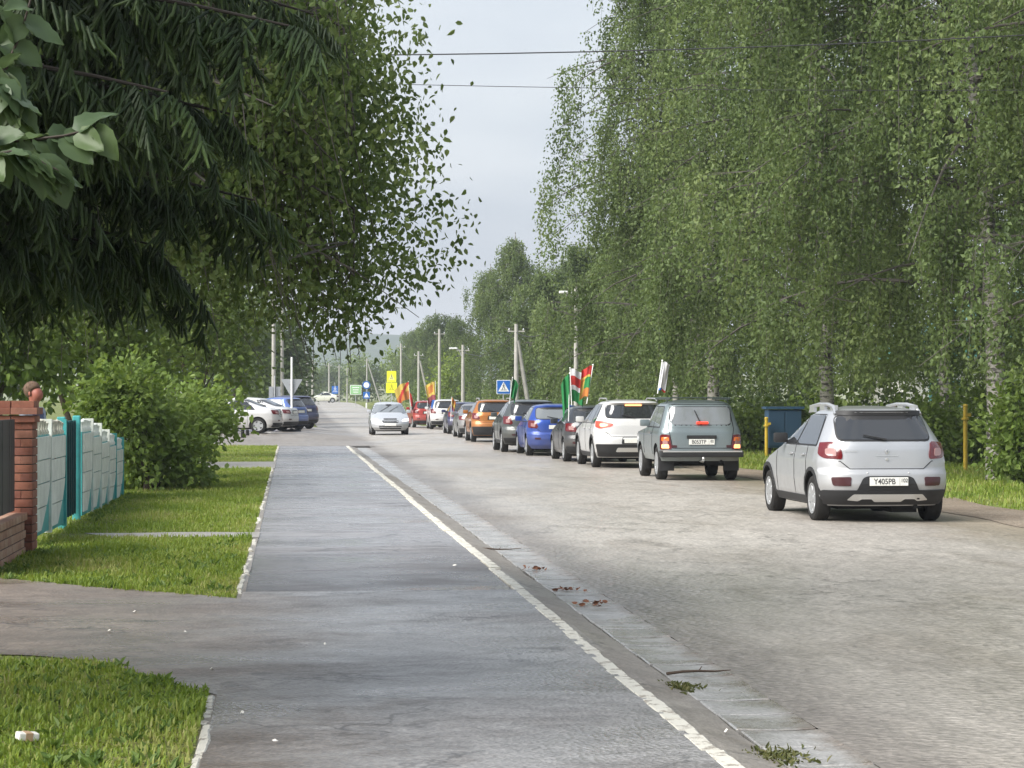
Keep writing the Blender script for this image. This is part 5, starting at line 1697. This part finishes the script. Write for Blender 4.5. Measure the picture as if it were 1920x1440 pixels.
J = {'pelvis': (0, 0, .95, .15, .11), 'waist': (0, .01, 1.10, .145, .10), 'chest': (0, 0, 1.32, .17, .115), 'neckb': (0, .0, 1.46, .09, .08), 'neck': (0, .01, 1.51, .048), 'jaw': (0, .03, 1.565, .078, .085), 'head': (0, .02, 1.645, .095, .112), 'crown': (0, .0, 1.715, .08, .09),
     'nose': (0, .128, 1.615, .014),
     'shl': (-.17, 0, 1.42, .062), 'ell': (-.24, -.02, 1.15, .045), 'wrl': (-.22, .10, .93, .03), 'hal': (-.22, .15, .86, .035, .02), 'f1l': (-.22, .18, .80, .010), 'f2l': (-.20, .18, .80, .010), 'f3l': (-.24, .17, .81, .010), 'thl': (-.19, .17, .85, .011),
     'shr': (.17, 0, 1.42, .062), 'elr': (.24, -.02, 1.15, .045), 'wrr': (.22, .10, .93, .03), 'har': (.22, .15, .86, .035, .02), 'f1r': (.22, .18, .80, .010), 'f2r': (.20, .18, .80, .010), 'f3r': (.24, .17, .81, .010), 'thr': (.19, .17, .85, .011),
     'hpl': (-.09, 0, .88, .095), 'knl': (-.10, .02, .50, .062), 'anl': (-.10, 0, .09, .042), 'tol': (-.10, .14, .04, .04, .03), 'hpr': (.09, 0, .88, .095), 'knr': (.10, .02, .50, .062), 'anr': (.10, 0, .09, .042), 'tor': (.10, .14, .04, .04, .03)}
Bn = [('pelvis', 'waist'), ('waist', 'chest'), ('chest', 'neckb'), ('neckb', 'neck'), ('neck', 'jaw'), ('jaw', 'head'), ('head', 'crown'), ('head', 'nose')]
for q in 'lr':
    Bn += [('chest', 'sh' + q), ('sh' + q, 'el' + q), ('el' + q, 'wr' + q), ('wr' + q, 'ha' + q), ('ha' + q, 'f1' + q), ('ha' + q, 'f2' + q), ('ha' + q, 'f3' + q), ('wr' + q, 'th' + q), ('pelvis', 'hp' + q), ('hp' + q, 'kn' + q), ('kn' + q, 'an' + q), ('an' + q, 'to' + q)]
skin_body('body', J, Bn, [M_SKINP, M_SHIRT, M_VEST, M_TROUS], person, lambda c: 0 if c.z > 1.505 or (abs(c.x) > .15 and c.z < .97 and c.z > .75) else (3 if c.z < .95 else (2 if abs(c.x) < .11 and c.z < 1.40 else 1)))
hb_ = MB().sphere((0, -.014, 1.675), .108, 16, 12, (.93, 1.02, 1.0))
for k in range(60):
    a, b_ = rng.uniform(0, 6.283), rng.uniform(.1, 1.5)
    q = Vector((.93 * math.cos(a) * math.cos(b_), 1.02 * math.sin(a) * math.cos(b_), math.sin(b_))) * .108 + Vector((0, -.014, 1.675))
    if q.y > .05 and q.z < 1.72: continue
    hb_.tube([q, q + Vector((math.cos(a) * .012, math.sin(a) * .012, -.03))], [.008, .002], 4)
hair = hb_.obj('hair', M_HAIR, person, smooth=80)
for vtx in hair.data.vertices:          # hairline: the face stays free
    if vtx.co.y > .02 and vtx.co.z < 1.70: vtx.co.y = .02 + (vtx.co.y - .02) * .15
for sx in (-1, 1):
    MB().sphere((sx * .032, .098, 1.645), .010, 8, 6).obj('eye', M_SBLACK_E, person)
    MB().sphere((sx * .088, .012, 1.63), .026, 8, 6, (.45, .7, 1.1)).obj('ear', M_SKINP, person, smooth=80)
MB().box((0, .100, 1.572), (.045, .012, .010)).obj('mouth', plain('lips', (.30, .09, .07), .5), person)
tag(person, 'person with brown hair in a pale blue shirt standing behind the brick pillar', 'person')

# ================================================================== POLES, WIRES, SIGNS
M_POLE = plain('weathered concrete pole', (.36, .35, .32), .85, var=.2, vscale=4)
M_METAL = plain('galvanised metal', (.40, .41, .42), .5, metal=.5)
M_CABLE = plain('dark cable', (.03, .03, .032), .6)
M_SIGNBACK = plain('grey sign back', (.33, .35, .37), .6, metal=.3)
M_SBLUE = plain('sign blue', (.012, .12, .45), .4)
M_SWHITE = plain('sign white', (.75, .76, .75), .4)
M_SYEL = plain('fluorescent yellow sign', (.78, .80, .03), .4)
M_SGREEN = plain('sign green', (.25, .48, .22), .45)
M_SBLACK = plain('sign black', (.015, .015, .015), .5)
GPOLE = 'concrete utility poles along the street'
def pole(px, Y, h, label, r0=.13, strut=None, lamp=None, arm=True):
    p = at(px, HORY, Y)
    gz = ground_z(p.x, Y)
    e = empty('utility_pole', (p.x, Y, gz))
    MB().tube([(0, 0, -.1), (0, 0, h)], [r0, r0 * .68], 8).obj('shaft', M_POLE, e, smooth=60)
    if arm:
        MB().box((0, 0, h - .35), (.80, .06, .06)).obj('crossarm', M_POLE, e)
        for x in (-.34, .34):
            MB().lathe([(.03, 0), (.045, .05), (.03, .09), (.02, .12)], 8, 'z', (x, 0, h - .32)).obj('insulator', M_METAL, e)
    if strut: MB().tube([(strut, .3, -.1), (strut * .08, 0, h - .8)], [r0 * .9, r0 * .7], 8).obj('strut', M_POLE, e, smooth=60)
    if lamp:
        MB().tube([(0, 0, h - .9), (lamp * .5, 0, h - .3), (lamp, 0, h - .2)], .025, 6).obj('lamp_arm', M_METAL, e)
        MB().rbox((lamp * 1.2, 0, h - .22), (.5, .2, .10), .03).obj('lamp_head', M_SWHITE, e)
    tag(e, label, 'pole', GPOLE)
    return e
poles = [pole(513, 122, 7.5, 'thick pale concrete pole left of the street behind the square sign'), pole(529, 136, 7.5, 'second concrete pole left of the street, just right of the thickest', r0=.12),
         pole(968, 105.3, 5.2, 'concrete pole with slanting strut above the graphite crossover', strut=.85), pole(868, 138, 5.0, 'concrete pole with street lamp above the orange crossover', lamp=-.5),
         pole(824, 159.6, 6.6, 'tall thin concrete pole left of the lamp pole'), pole(785, 185.5, 5.4, 'concrete pole above the red hatchback', strut=1.2), pole(752, 215, 6.5, 'concrete pole just right of the yellow signs'),
         pole(1080, 88, 6.1, 'slim concrete pole with lamp among the birch twigs', lamp=-.35, r0=.10), pole(688, 330, 6.5, 'far concrete pole with strut right of the round sign', strut=2.0),
         pole(576, 210, 4.9, 'short far pole left of the street, second rank'), pole(586, 240, 5.2, 'short far pole right beside the second rank'), pole(617, 300, 5.4, 'thin distant pole left of the blue sign'), pole(636, 330, 5.6, 'thin distant pole right of the blue sign'), pole(651, 360, 5.6, 'thin distant pole left of the green and white sign')]
pole(-110, 30, 7.2, 'concrete pole hidden by the spruce that carries the crossing cables'); pole(2210, 31, 7.4, 'concrete pole hidden by the right birches that carries the crossing cables')
def cable(a, b, sag, label, r_=.012, n=14):
    a, b = Vector(a), Vector(b)
    pts = [a.lerp(b, i / n) + Vector((0, 0, -sag * 4 * (i / n) * (1 - i / n))) for i in range(n + 1)]
    o = MB().tube(pts, r_, 5).obj('cable', M_CABLE, None)
    return tag(o, label, 'cable', 'overhead cables')
pL, pR = at(-110, HORY, 30), at(2210, HORY, 31)
cable((pL.x, 30, 6.15), (pR.x, 31, 6.95), .18, 'upper cable crossing the street high in the sky', .009)
cable((pL.x, 30.1, 5.95), (pR.x, 31, 6.05), .12, 'thin lower cable crossing the street high in the sky', .0045)
def top(e, k=.35, dx=0): return (e.location.x + dx, e.location.y, e.location.z + e['h'] - k if 'h' in e else 5)
for i, (a, b, ha, hb, s_, lab) in enumerate([(2, 7, 4.8, 5.6, .7, 'slack cable from the strut pole into the birches'), (3, 2, 4.6, 4.8, .6, 'slack cable between the lamp pole and the strut pole'), (5, 4, 5.0, 6.2, .8, 'slack cable between the pole above the red hatchback and the tall thin pole'), (6, 5, 6.1, 5.0, .7, 'slack cable right of the yellow signs'), (0, 1, 7.1, 7.1, .2, 'short cable between the two left poles')]):
    A, B_ = poles[a].location, poles[b].location
    cable((A.x, A.y, A.z + ha), (B_.x, B_.y, B_.z + hb), s_, lab, .018)

def sign_post(name, px, Y, h, label, cat='sign', r0=.035, mat=M_METAL, x=None):
    p = at(px, HORY, Y)
    gz = ground_z(p.x, Y) if p.x < -.42 or p.x > 10 else (lot_z(p.x, Y) if Y < JY1 and p.x < 3 else ROADZ + rise(Y))
    e = empty(name, (p.x, Y, gz))
    MB().tube([(0, 0, -.05), (0, 0, h)], r0, 8).obj('post', mat, e, smooth=60)
    tag(e, label, cat)
    return e
def panel(e, z, w, h, mat, name='sign_panel', y=-.05, t=.012, poly=None):
    if poly is None: poly = rounded([(-w / 2, z - h / 2), (w / 2, z - h / 2), (w / 2, z + h / 2), (-w / 2, z + h / 2)], .04)
    return MB().prism(poly, lambda a, b, t_: (a, t_, b), y, y - t, 0).obj(name, mat, e, fix=True)
def walker(e, z, s, mat, y):
    """walking figure on stripes"""
    def P(a, b): return (a * s, z + b * s)
    k = [[P(-.03, .12), P(.05, .14), P(.06, .30), P(-.02, .32)], [P(-.02, .13), P(.03, .15), P(-.10, -.16), P(-.15, -.14)], [P(0, .13), P(.05, .13), P(.15, -.14), P(.10, -.16)], [P(.03, .28), P(.05, .25), P(.17, .12), P(.14, .10)], [P(0, .29), P(-.03, .26), P(-.13, .16), P(-.11, .13)]]
    k.append([P(.02 + .045 * math.cos(a), .385 + .045 * math.sin(a)) for a in [i * math.pi / 4 for i in range(8)]])
    mb = MB()
    for q in k: mb.prism(q, lambda a, b, t_: (a, t_, b), y, y - .004, 0)
    for i in range(4): mb.prism([P(-.26 + i * .14, -.24), P(-.18 + i * .14, -.24), P(-.16 + i * .14, -.17), P(-.24 + i * .14, -.17)], lambda a, b, t_: (a, t_, b), y, y - .004, 0)
    return mb.obj('pictogram', mat, e, fix=True)
# blue pedestrian crossing sign
e = sign_post('crossing_sign', 944, 110, 2.6, 'blue and white pedestrian crossing sign right of the road')
z = 2.24
panel(e, z, .70, .70, M_SWHITE); panel(e, z, .64, .64, M_SBLUE, 'sign_field', -.064)
MB().prism([(-.27, z - .22), (.27, z - .22), (0, z + .27)], lambda a, b, t_: (a, t_, b), -.078, -.084).obj('sign_triangle', M_SWHITE, e, fix=True)
walker(e, z - .03, .55, M_SBLACK, -.086)
# yellow signs
e = sign_post('school_crossing_sign', 734, 205, 4.0, 'two fluorescent yellow signs on one post behind the oncoming car', r0=.05)
zz = CAMZ + (HORY - 706) / FPX * 205 - e.location.z
panel(e, zz, .86, 1.02, M_SYEL)
MB().prism([(-.30, zz - .30), (.30, zz - .30), (0, zz + .26)], lambda a, b, t_: (a, t_, b), -.066, -.072).obj('sign_triangle', plain('sign pale yellow', (.80, .80, .30), .4), e, fix=True)
walker(e, zz - .06, .6, M_SBLACK, -.074)
zz = CAMZ + (HORY - 727) / FPX * 205 - e.location.z
panel(e, zz, 1.0, .95, M_SYEL)
walker(e, zz, .9, plain('sign ochre', (.35, .30, .02), .5), -.066)
e = sign_post('direction_sign', 667, 255, 2.4, 'pale green and white sign beside the far street')
zz = CAMZ + (HORY - 731) / FPX * 255 - e.location.z
panel(e, zz, 1.30, 1.10, M_SWHITE); panel(e, zz, 1.18, .98, M_SGREEN, 'sign_field', -.066)
for k in range(3): panel(e, zz + .26 - .26 * k, .8 - .1 * k, .10, M_SWHITE, 'sign_line', -.08)
e = sign_post('keep_right_sign', 687, 235, 2.9, 'round white sign above a small blue arrow sign on one post')
zz = CAMZ + (HORY - 722) / FPX * 235 - e.location.z
circ = lambda r_, z0: [(r_ * math.cos(a * math.pi / 10), z0 + r_ * math.sin(a * math.pi / 10)) for a in range(20)]
panel(e, zz, 0, 0, M_SBLUE, poly=circ(.42, zz)); panel(e, zz, 0, 0, M_SWHITE, 'sign_field', -.066, poly=circ(.30, zz))
zz = CAMZ + (HORY - 741) / FPX * 235 - e.location.z
panel(e, zz, .7, .7, M_SBLUE); MB().prism([(-.26, zz - .22), (.26, zz - .22), (0, zz + .26)], lambda a, b, t_: (a, t_, b), -.066, -.072).obj('sign_triangle', M_SWHITE, e, fix=True)
MB().rbox((0, 0, .25), (.16, .16, .6), .02).obj('marker_foot', M_SWHITE, e)
e = sign_post('crossing_sign', 628, 320, 2.9, 'small far blue sign with white figure left of the cream sedan nose')
zz = CAMZ + (HORY - 731) / FPX * 320 - e.location.z
panel(e, zz, .9, 1.1, M_SBLUE); walker(e, zz, 1.3, M_SWHITE, -.066)
# yield sign seen from behind, white post
e = sign_post('yield_sign', 547, 97, 3.2, 'grey back of a triangular yield sign on a white post', r0=.045, mat=M_SWHITE)
zt = CAMZ + (HORY - 711) / FPX * 97 - e.location.z
panel(e, 0, 0, 0, M_SIGNBACK, poly=rounded([(-.47, zt), (0, zt - .82), (.47, zt)], .05), y=.07)
for dz in (.2, .42): MB().box((0, .03, zt - dz), (.34 - dz * .4, .03, .03)).obj('bracket', M_METAL, e)
MB().lathe([(.42, 0), (.40, .05), (.10, .09), (.06, .12)], 16, 'z').obj('foot', M_UNDER, e)
e = sign_post('square_sign', 515, 112, 2.6, 'grey back of a square sign in front of the thick pole')
zz = CAMZ + (HORY - 737) / FPX * 112 - e.location.z
panel(e, zz, .58, .64, M_SIGNBACK, y=.06)
for x_ in (-.1, .1): MB().box((x_, .04, zz), (.03, .03, .56)).obj('bracket', M_METAL, e)
# posts at the side street edge
for px, py, h, lab in ((455, 826, .42, 'short dark post under the shrub arm at the path'), (464, 824, .36, 'second short dark post beside the first under the shrub arm')):
    p = gp(px, py, .01)
    e = empty('bollard', (p.x, p.y, 0)); MB().tube([(0, 0, -.05), (0, 0, h)], [.075, .065], 8).obj('shaft', M_UNDER, e); MB().sphere((0, 0, h), .066, 8, 6, (1, 1, .6)).obj('cap', M_UNDER, e)
    tag(e, lab, 'bollard')

# right side: yellow gas pipes, blue cabinet, building
M_YEL = plain('yellow pipe paint', (.45, .31, .025), .5, var=.2)
M_BLUEC = plain('faded blue cabinet paint', (.020, .060, .115), .55, var=.35, vscale=3)
def pipe(px, py, Y, h, label):
    p = at(px, HORY, Y)
    e = empty('gas_pipe', (p.x, Y, ground_z(p.x, Y)))
    MB().tube([(0, 0, -.1), (0, 0, h)], .05, 10).obj('riser', M_YEL, e, smooth=60)
    MB().lathe([(.055, 0), (.085, .01), (.085, .05), (.055, .06)], 10, 'z', (0, 0, h * .78)).obj('flange', M_YEL, e)
    MB().sphere((0, 0, h), .06, 10, 6, (1, 1, .7)).obj('cap', M_YEL, e)
    MB().box((.07, -.02, h * .86), (.10, .05, .07)).obj('valve', M_YEL, e)
    return tag(e, label, 'pipe', 'yellow gas pipes on the right verge')
pipe(1810, 882, 50, 1.50, 'tall yellow gas pipe beside the shrub at the right edge')
pipe(1437, 830, 63, 1.10, 'short yellow gas pipe beside the blue cabinet')
pc = at(1468, HORY, 63.5)
e = empty('metal_cabinet', (pc.x, 63.5, ground_z(pc.x, 63.5)))
MB().rbox((0, 0, .80), (.98, .5, 1.1), .02).obj('case', M_BLUEC, e); MB().box((0, 0, 1.40), (1.12, .62, .07)).obj('lid', M_BLUEC, e)
for sx in (-1, 1):
    MB().rbox((sx * .245, -.262, .80), (.46, .02, .98), .006).obj('door', plain('dark cabinet door', (.02, .05, .09), .5), e); MB().box((sx * .42, 0, .13), (.07, .4, .28)).obj('leg', M_UNDER, e)
tag(e, 'blue metal cabinet under the birches behind the silver hatchback', 'cabinet')
M_WALL = plain('pale render', (.62, .62, .58), .85, var=.12, vscale=1.5)
M_ROOFT = plain('turquoise metal roof', (.09, .26, .23), .4, var=.15, vscale=1)
e = empty('house', (26.5, 82, -.05))
MB().box((0, 0, 1.55), (9, 6, 3.1)).obj('wall', M_WALL, e)
MB().prism([(-5, 3.1), (5, 3.1), (0, 5.6)], lambda a, b, t_: (a, t_, b), -3.5, 3.5).obj('roof', M_ROOFT, e, fix=True)
for x_ in (-3, -.6, 2.6):
    w_ = MB().box((x_, -3.02, 1.7), (1.15, .07, 1.3)).obj('window', M_ROOFT, e); MB().box((x_, -3.065, 1.7), (.95, .03, 1.1)).obj('pane', M_GLASS, w_)
MB().box((1.0, -3.03, 1.05), (.95, .08, 2.1)).obj('door', M_ROOFT, e)
tag(e, 'pale rendered house with turquoise roof glimpsed through the birches', 'house')

# ================================================================== FLAGS
F_G = plain('flag green', (.012, .17, .045), .8); F_R = plain('flag red', (.40, .025, .02), .8); F_Y = plain('flag yellow', (.50, .37, .07), .8); F_W = plain('flag white', (.55, .55, .57), .8)
F_O = plain('flag orange', (.42, .15, .03), .8); F_B = plain('flag blue', (.03, .12, .40), .8); F_M = plain('flag maroon', (.22, .05, .06), .8)
def flag(px, pyb, pyt, Y, w, label, mats, pat, lean=0.0, h=None, seed=0, droop=.5, side=1):
    """flag on a thin staff; pat(u, v) -> material index, u from the staff, v downwards"""
    b, t = at(px, pyb, Y), at(px + lean, pyt, Y)
    e = empty('flag', b)
    d = t - b
    MB().tube([(0, 0, 0), d], .012, 6).obj('staff', M_SWHITE, e)
    MB().sphere(d, .022, 8, 6).obj('finial', M_CHROME, e)
    h = h or d.length * .6
    dn = d.normalized()
    nu, nv = 16, 14
    vs, fs, ms = [], [], []
    for i in range(nu + 1):
        for j in range(nv + 1):
            u, v = i / nu, j / nv
            base = d - dn * (h * v + .02)
            wv = .10 * w * math.sin(u * 7 + v * 2.2 + seed) + .05 * w * math.sin(u * 13 + seed * 2)
            x = side * w * u * (1 - droop * .45 * v * u) * (1 - .25 * droop)
            vs.append((base.x + x, base.y + wv + .12 * u * w, base.z - droop * w * .8 * u * u - .03 * math.sin(u * 9 + seed) * w))
    for i in range(nu):
        for j in range(nv):
            a = i * (nv + 1) + j
            fs.append((a, a + nv + 1, a + nv + 2, a + 1)); ms.append(pat((i + .5) / nu, (j + .5) / nv))
    mb = MB(); mb.add(vs, fs); mb.m = ms
    mb.obj('cloth', mats, e, smooth=70)
    return tag(e, label, 'flag', 'flags flown from the queuing cars')
def solid(u, v): return 0
def tri(u, v): return 0 if v < .33 else (1 if v < .66 else 2)
def cross(u, v):
    if abs(u - .5) < .06 or abs(v - .5) < .07: return 0
    return 1 if (u < .5) == (v < .5) else 2
def diag(u, v):
    if abs(u - v) < .10: return 0
    if abs(u - .5) < .15 and abs(v - .5) < .15: return 3
    return 1 if u > v else 2
flag(1233, 738, 676, 43.6, .34, 'narrow white flag standing up from the roof of the boxy off-roader', [F_W, F_B, F_R], lambda u, v: 0 if v < .93 else (1 if u < .5 else 2), lean=9, h=.56, droop=.25, side=.5, seed=1)
flag(1100, 757, 684, 53.5, .38, 'red, green and yellow flag right of the others above the white crossover', [F_Y, F_R, F_G, F_O], lambda u, v: 1 if v < .28 else (0 if v < .36 else (2 if u < .55 and v < .7 else (0 if abs(u - v) < .2 else 3))), lean=12, h=.75, droop=.45, side=-.8, seed=2)
flag(1072, 760, 690, 54.5, .42, 'white, red and green crossed flag next to the plain green one', [F_W, F_R, F_G], lambda u, v: 0 if v < .25 or abs(v - .55) < .07 else (1 if v < .5 else 2), lean=-3, h=.80, droop=.5, seed=3)
flag(1066, 790, 700, 56.0, .40, 'plain green flag hanging at the window of the black hatchback', [F_G], solid, lean=2, h=.85, droop=.9, side=-.7, seed=4)
flag(955, 757, 708, 66.0, .42, 'green flag beside the blue crossing sign', [F_G], solid, lean=6, h=.55, droop=.6, side=.5, seed=5)
flag(770, 770, 716, 127, .95, 'yellow and red flag over the red hatchback beside the yellow signs', [F_Y, F_O, F_R], lambda u, v: 2 if abs(u - v) < .14 else (0 if v < .5 else 1), lean=-4, h=.95, droop=.6, side=-1, seed=6)
flag(774, 780, 735, 128, .55, 'small red flag drooping over the red hatchback roof', [F_R], solid, lean=-8, h=.8, droop=.9, side=.6, seed=7)
flag(818, 768, 715, 118, .60, 'yellow flag with dark lower edge above the far white crossover', [F_Y, F_O, F_M], lambda u, v: 2 if v > .7 else (1 if abs(u - .5) < .25 and abs(v - .35) < .22 else 0), lean=-2, h=.95, droop=.5, side=-1, seed=8)
flag(800, 775, 728, 119, .60, 'maroon and blue flag drooping between the red and the white car', [F_M, F_B], lambda u, v: 1 if u > .6 else 0, lean=4, h=.8, droop=.8, side=.8, seed=9)
flag(845, 790, 745, 98, .40, 'small tawny flag at the side of the navy hatchback', [F_O, F_Y, F_M], tri, lean=2, h=.5, droop=.8, side=.6, seed=10)

# ================================================================== GRASS AND SMALL LITTER
def grass(name, label, rects, size, seed, mat=L_GRASS, wid=.0035, avoid=None, patchy=.5):
    """rects: (x0,x1,y0,y1,count)"""
    rg = np.random.default_rng(seed)
    X, Y = [], []
    for x0, x1, y0, y1, n in rects:
        x, y = rg.uniform(x0, x1, n), rg.uniform(y0, y1, n)
        k = .5 + .25 * np.sin(x * 3.1 + y * 1.3) + .25 * np.sin(x * 1.7 - y * 2.1 + 1)
        keep = rg.random(n) < (1 - patchy) + patchy * k
        if avoid is not None: keep &= ~avoid(x, y)
        X.append(x[keep]); Y.append(y[keep])
    X, Y = np.concatenate(X), np.concatenate(Y)
    n = len(X)
    Z = np.array([ground_z(a, b) for a, b in zip(X, Y)]) - .004
    h = size * (.35 + .95 * rg.random(n) ** 2) * (.8 + .3 * np.sin(X * 2.3 + Y) * np.sin(Y * 1.1) + .35 * np.maximum(0, np.sin(X * 7.1 + 1.3 * Y) * np.sin(Y * 5.3 - X)))
    az = rg.uniform(0, 6.283, n); le = rg.uniform(.1, .8, n)
    dx, dy = np.cos(az), np.sin(az)
    wx, wy = -dy * wid * (1 + size * 6), dx * wid * (1 + size * 6)
    P = np.stack([X, Y, Z], 1)
    W = np.stack([wx, wy, np.zeros(n)], 1)
    mid = P + np.stack([dx * le * h * .3, dy * le * h * .3, h * .62], 1)
    tip = P + np.stack([dx * le * h, dy * le * h, h * (1 - .25 * le)], 1)
    V = np.stack([P - W, P + W, mid + W * .8, mid - W * .8, tip], 1).reshape(-1, 3)
    k = np.arange(n)[:, None] * 5
    F = np.concatenate([k + [0, 1, 2], k + [0, 2, 3], k + [3, 2, 4]], 1).reshape(-1, 3)
    dry = np.clip(.40 + .30 * np.sin(X * 1.9 + 2) * np.sin(Y * 1.4) + .15 * np.sin(X * 6.7 - Y * 3) * np.sin(Y * 4.3) + rg.normal(0, .2, n), 0, 1)
    o = link(name, np_mesh(name, V, F, mat, {'tint': np.repeat(dry, 3)}))
    return tag(o, label, 'grass', kind='stuff')
def in_paths(x, y):
    dn = np.array([drive_near(a) for a in x]); df = np.array([drive_far(a) for a in x])
    j = .05 * np.sin(x * 23) + .04 * np.sin(x * 61 + y * 9)
    return ((y > dn + .06 + j) & (y < df - .06 + j)) | ((y > 25.9) & (y < 26.9) & (x > -2.2)) | ((y > 51.5) & (y < 57)) | (x > -.44)
grass('lawn_grass', 'short green grass of the lawn strips beside the pavement', [(-2.2, -.42, 8.5, 13.8, 30000), (-3.2, -.42, 17.5, 26, 48000), (-3.0, -.42, 26.8, 51.6, 62000), (-5, -.42, 57, 72, 22000), (-3.5, -.42, 71, 76.6, 8000)], .075, 5, avoid=in_paths, wid=.0042)
grass('verge_grass', 'rough grass of the right verge under the birches', [(10.7, 19, 32, 62, 42000), (10.2, 17, 62, 130, 26000)], .14, 6, wid=.006, patchy=.35)
weed = [(rng.uniform(-1.9, -.5), rng.uniform(9.0, 13.6)) for _ in range(150)] + [(rng.uniform(-2.6, -.5), rng.uniform(18.6, 25)) for _ in range(160)] + [(-2.55 + rng.uniform(-.1, .12), rng.uniform(20.0, 24.5)) for _ in range(45)] + [(-2.6 + rng.uniform(-.05, .12), rng.uniform(29.5, 38)) for _ in range(40)]
P, D = [], []
for x, y in weed:
    if in_paths(np.array([x]), np.array([y]))[0]: continue
    for _ in range(9):
        a = rng.uniform(0, 6.283)
        P.append((x + rng.normal(0, .02), y + rng.normal(0, .02), .01)); D.append((math.cos(a), math.sin(a), rng.uniform(.3, 1.4)))
L_WEED = foliage('weed leaves', (0.075, 0.135, 0.030), (0.125, 0.200, 0.045), (0.190, 0.260, 0.070), 0.38)
o = link('broadleaf_weeds', leaf_mesh('broadleaf_weeds', np.array(P), np.array(D), .055, L_WEED, hex_=True, width=.42, size_var=.6))
tag(o, 'broad-leaved weeds and dandelions scattered in the lawn and along the fence', 'weeds', kind='stuff')

M_PAPER = plain('litter paper', (.72, .70, .64), .8)
def scrap(px, py, z, s_, label, k):
    p = gp(px, py, z)
    r2 = random.Random(k)
    vs = [(math.cos(a) * s_ * r2.uniform(.6, 1.1), math.sin(a) * s_ * r2.uniform(.5, 1.0), r2.uniform(.003, .02)) for a in [i * math.pi / 3 for i in range(6)]]
    mb = MB(); mb.add(vs + [(0, 0, .022)], [(i, (i + 1) % 6, 6) for i in range(6)])
    o = mb.obj('paper_scrap', M_PAPER, None, loc=p)
    tag(o, label, 'litter', 'scraps of litter on the ground')
for k, (px, py, z, s_, lab) in enumerate([(253, 1150, .016, .020, 'white paper scrap in the middle of the brown driveway'), (205, 1186, .016, .022, 'crumpled pale scrap left on the brown driveway'), (347, 1188, .016, .018, 'pale scrap on the right of the brown driveway'), (397, 1258, .012, .018, 'bright white scrap near the lawn corner'), (853, 1062, .004, .030, 'white scrap on the pavement close to the kerb'), (454, 1340, .012, .012, 'tiny white scrap beside the near lawn edge'), (516, 1394, .012, .016, 'thin white scrap on the near pavement'), (1362, 1374, -.03, .016, 'white scrap lying in the concrete gutter'), (610, 1210, .012, .014, 'small pale scrap at the foot of the pavement centre')]):
    scrap(px, py, z, s_, lab, k)
p = gp(50, 1388, .03)
c_ = MB().rbox((0, 0, .02), (.10, .055, .035), .008).obj('carton', M_PAPER, None, loc=p, rot=(0.1, .1, .5))
tag(c_, 'crushed white and tan drink carton lying in the near lawn', 'carton')
MB().box((0, 0, .02), (.035, .057, .0365)).obj('carton_band', plain('tan band', (.45, .30, .18), .7), c_)
M_DEBRIS = plain('wet brown twig', (.07, .045, .03), .8)
def twig(px, py, z, ln, az, label, k):
    p = gp(px, py, z)
    r2 = random.Random(k)
    pts = [Vector((math.cos(az) * ln * t, math.sin(az) * ln * t, .012 + r2.uniform(-.004, .008))) for t in (0, .25, .5, .75, 1)]
    mb = MB().tube(pts, [.010, .009, .008, .006, .003], 5)
    mb.tube([pts[2], pts[2] + Vector((.03, .06, .02))], [.005, .002], 4)
    tag(mb.obj('twig', M_DEBRIS, None, loc=p), label, 'twig', 'twigs and rubbish in the gutter')
twig(1250, 1266, -.045, .42, .25, 'dark fallen twig lying across the concrete gutter', 1)
twig(893, 1032, -.05, .5, .1, 'dark fallen twig across the gutter further off', 2)
M_RUST = plain('rusty dead leaves', (.20, .085, .045), .8)
for k, (px, py, lab) in enumerate([(1004, 1068, 'clump of rusty dead leaves in the gutter, farthest of three'), (1066, 1106, 'clump of rusty dead leaves in the gutter, middle of three'), (1108, 1133, 'clump of rusty dead leaves in the gutter, nearest of three')]):
    p = gp(px, py, -.045)
    n = 16
    Pn = np.stack([rng.normal(0, .06, n), rng.normal(0, .04, n), rng.uniform(0, .02, n)], 1)
    Dn = np.stack([rng.normal(0, 1, n), rng.normal(0, 1, n), rng.uniform(-.1, .5, n)], 1)
    o = link('leaf_clump', leaf_mesh('leaf_clump', Pn, Dn, .05, M_RUST, hex_=True), None, p)
    tag(o, lab, 'dead leaves', 'twigs and rubbish in the gutter', 'stuff')
L_MOSS = foliage('gutter weed', (.06, .075, .025), (.09, .10, .03), (.16, .15, .06), .2)
for k, (px, py, lab, n, sp) in enumerate([(1272, 1290, 'mossy weed tuft in the gutter by the fallen twig', 220, (.06, .10)), (1445, 1420, 'mossy weed tuft in the gutter at the bottom edge', 300, (.09, .12))]):
    p = gp(px, py, -.05)
    Pn = np.stack([rng.normal(0, sp[0], n), rng.normal(0, sp[1], n), np.zeros(n)], 1)
    Dn = np.stack([rng.normal(0, 1, n), rng.normal(0, 1, n), rng.uniform(.2, 1, n)], 1)
    o = link('weed_tuft', leaf_mesh('weed_tuft', Pn, Dn, .035, L_MOSS, hex_=True, width=.4), None, p)
    tag(o, lab, 'weeds', None, 'stuff')
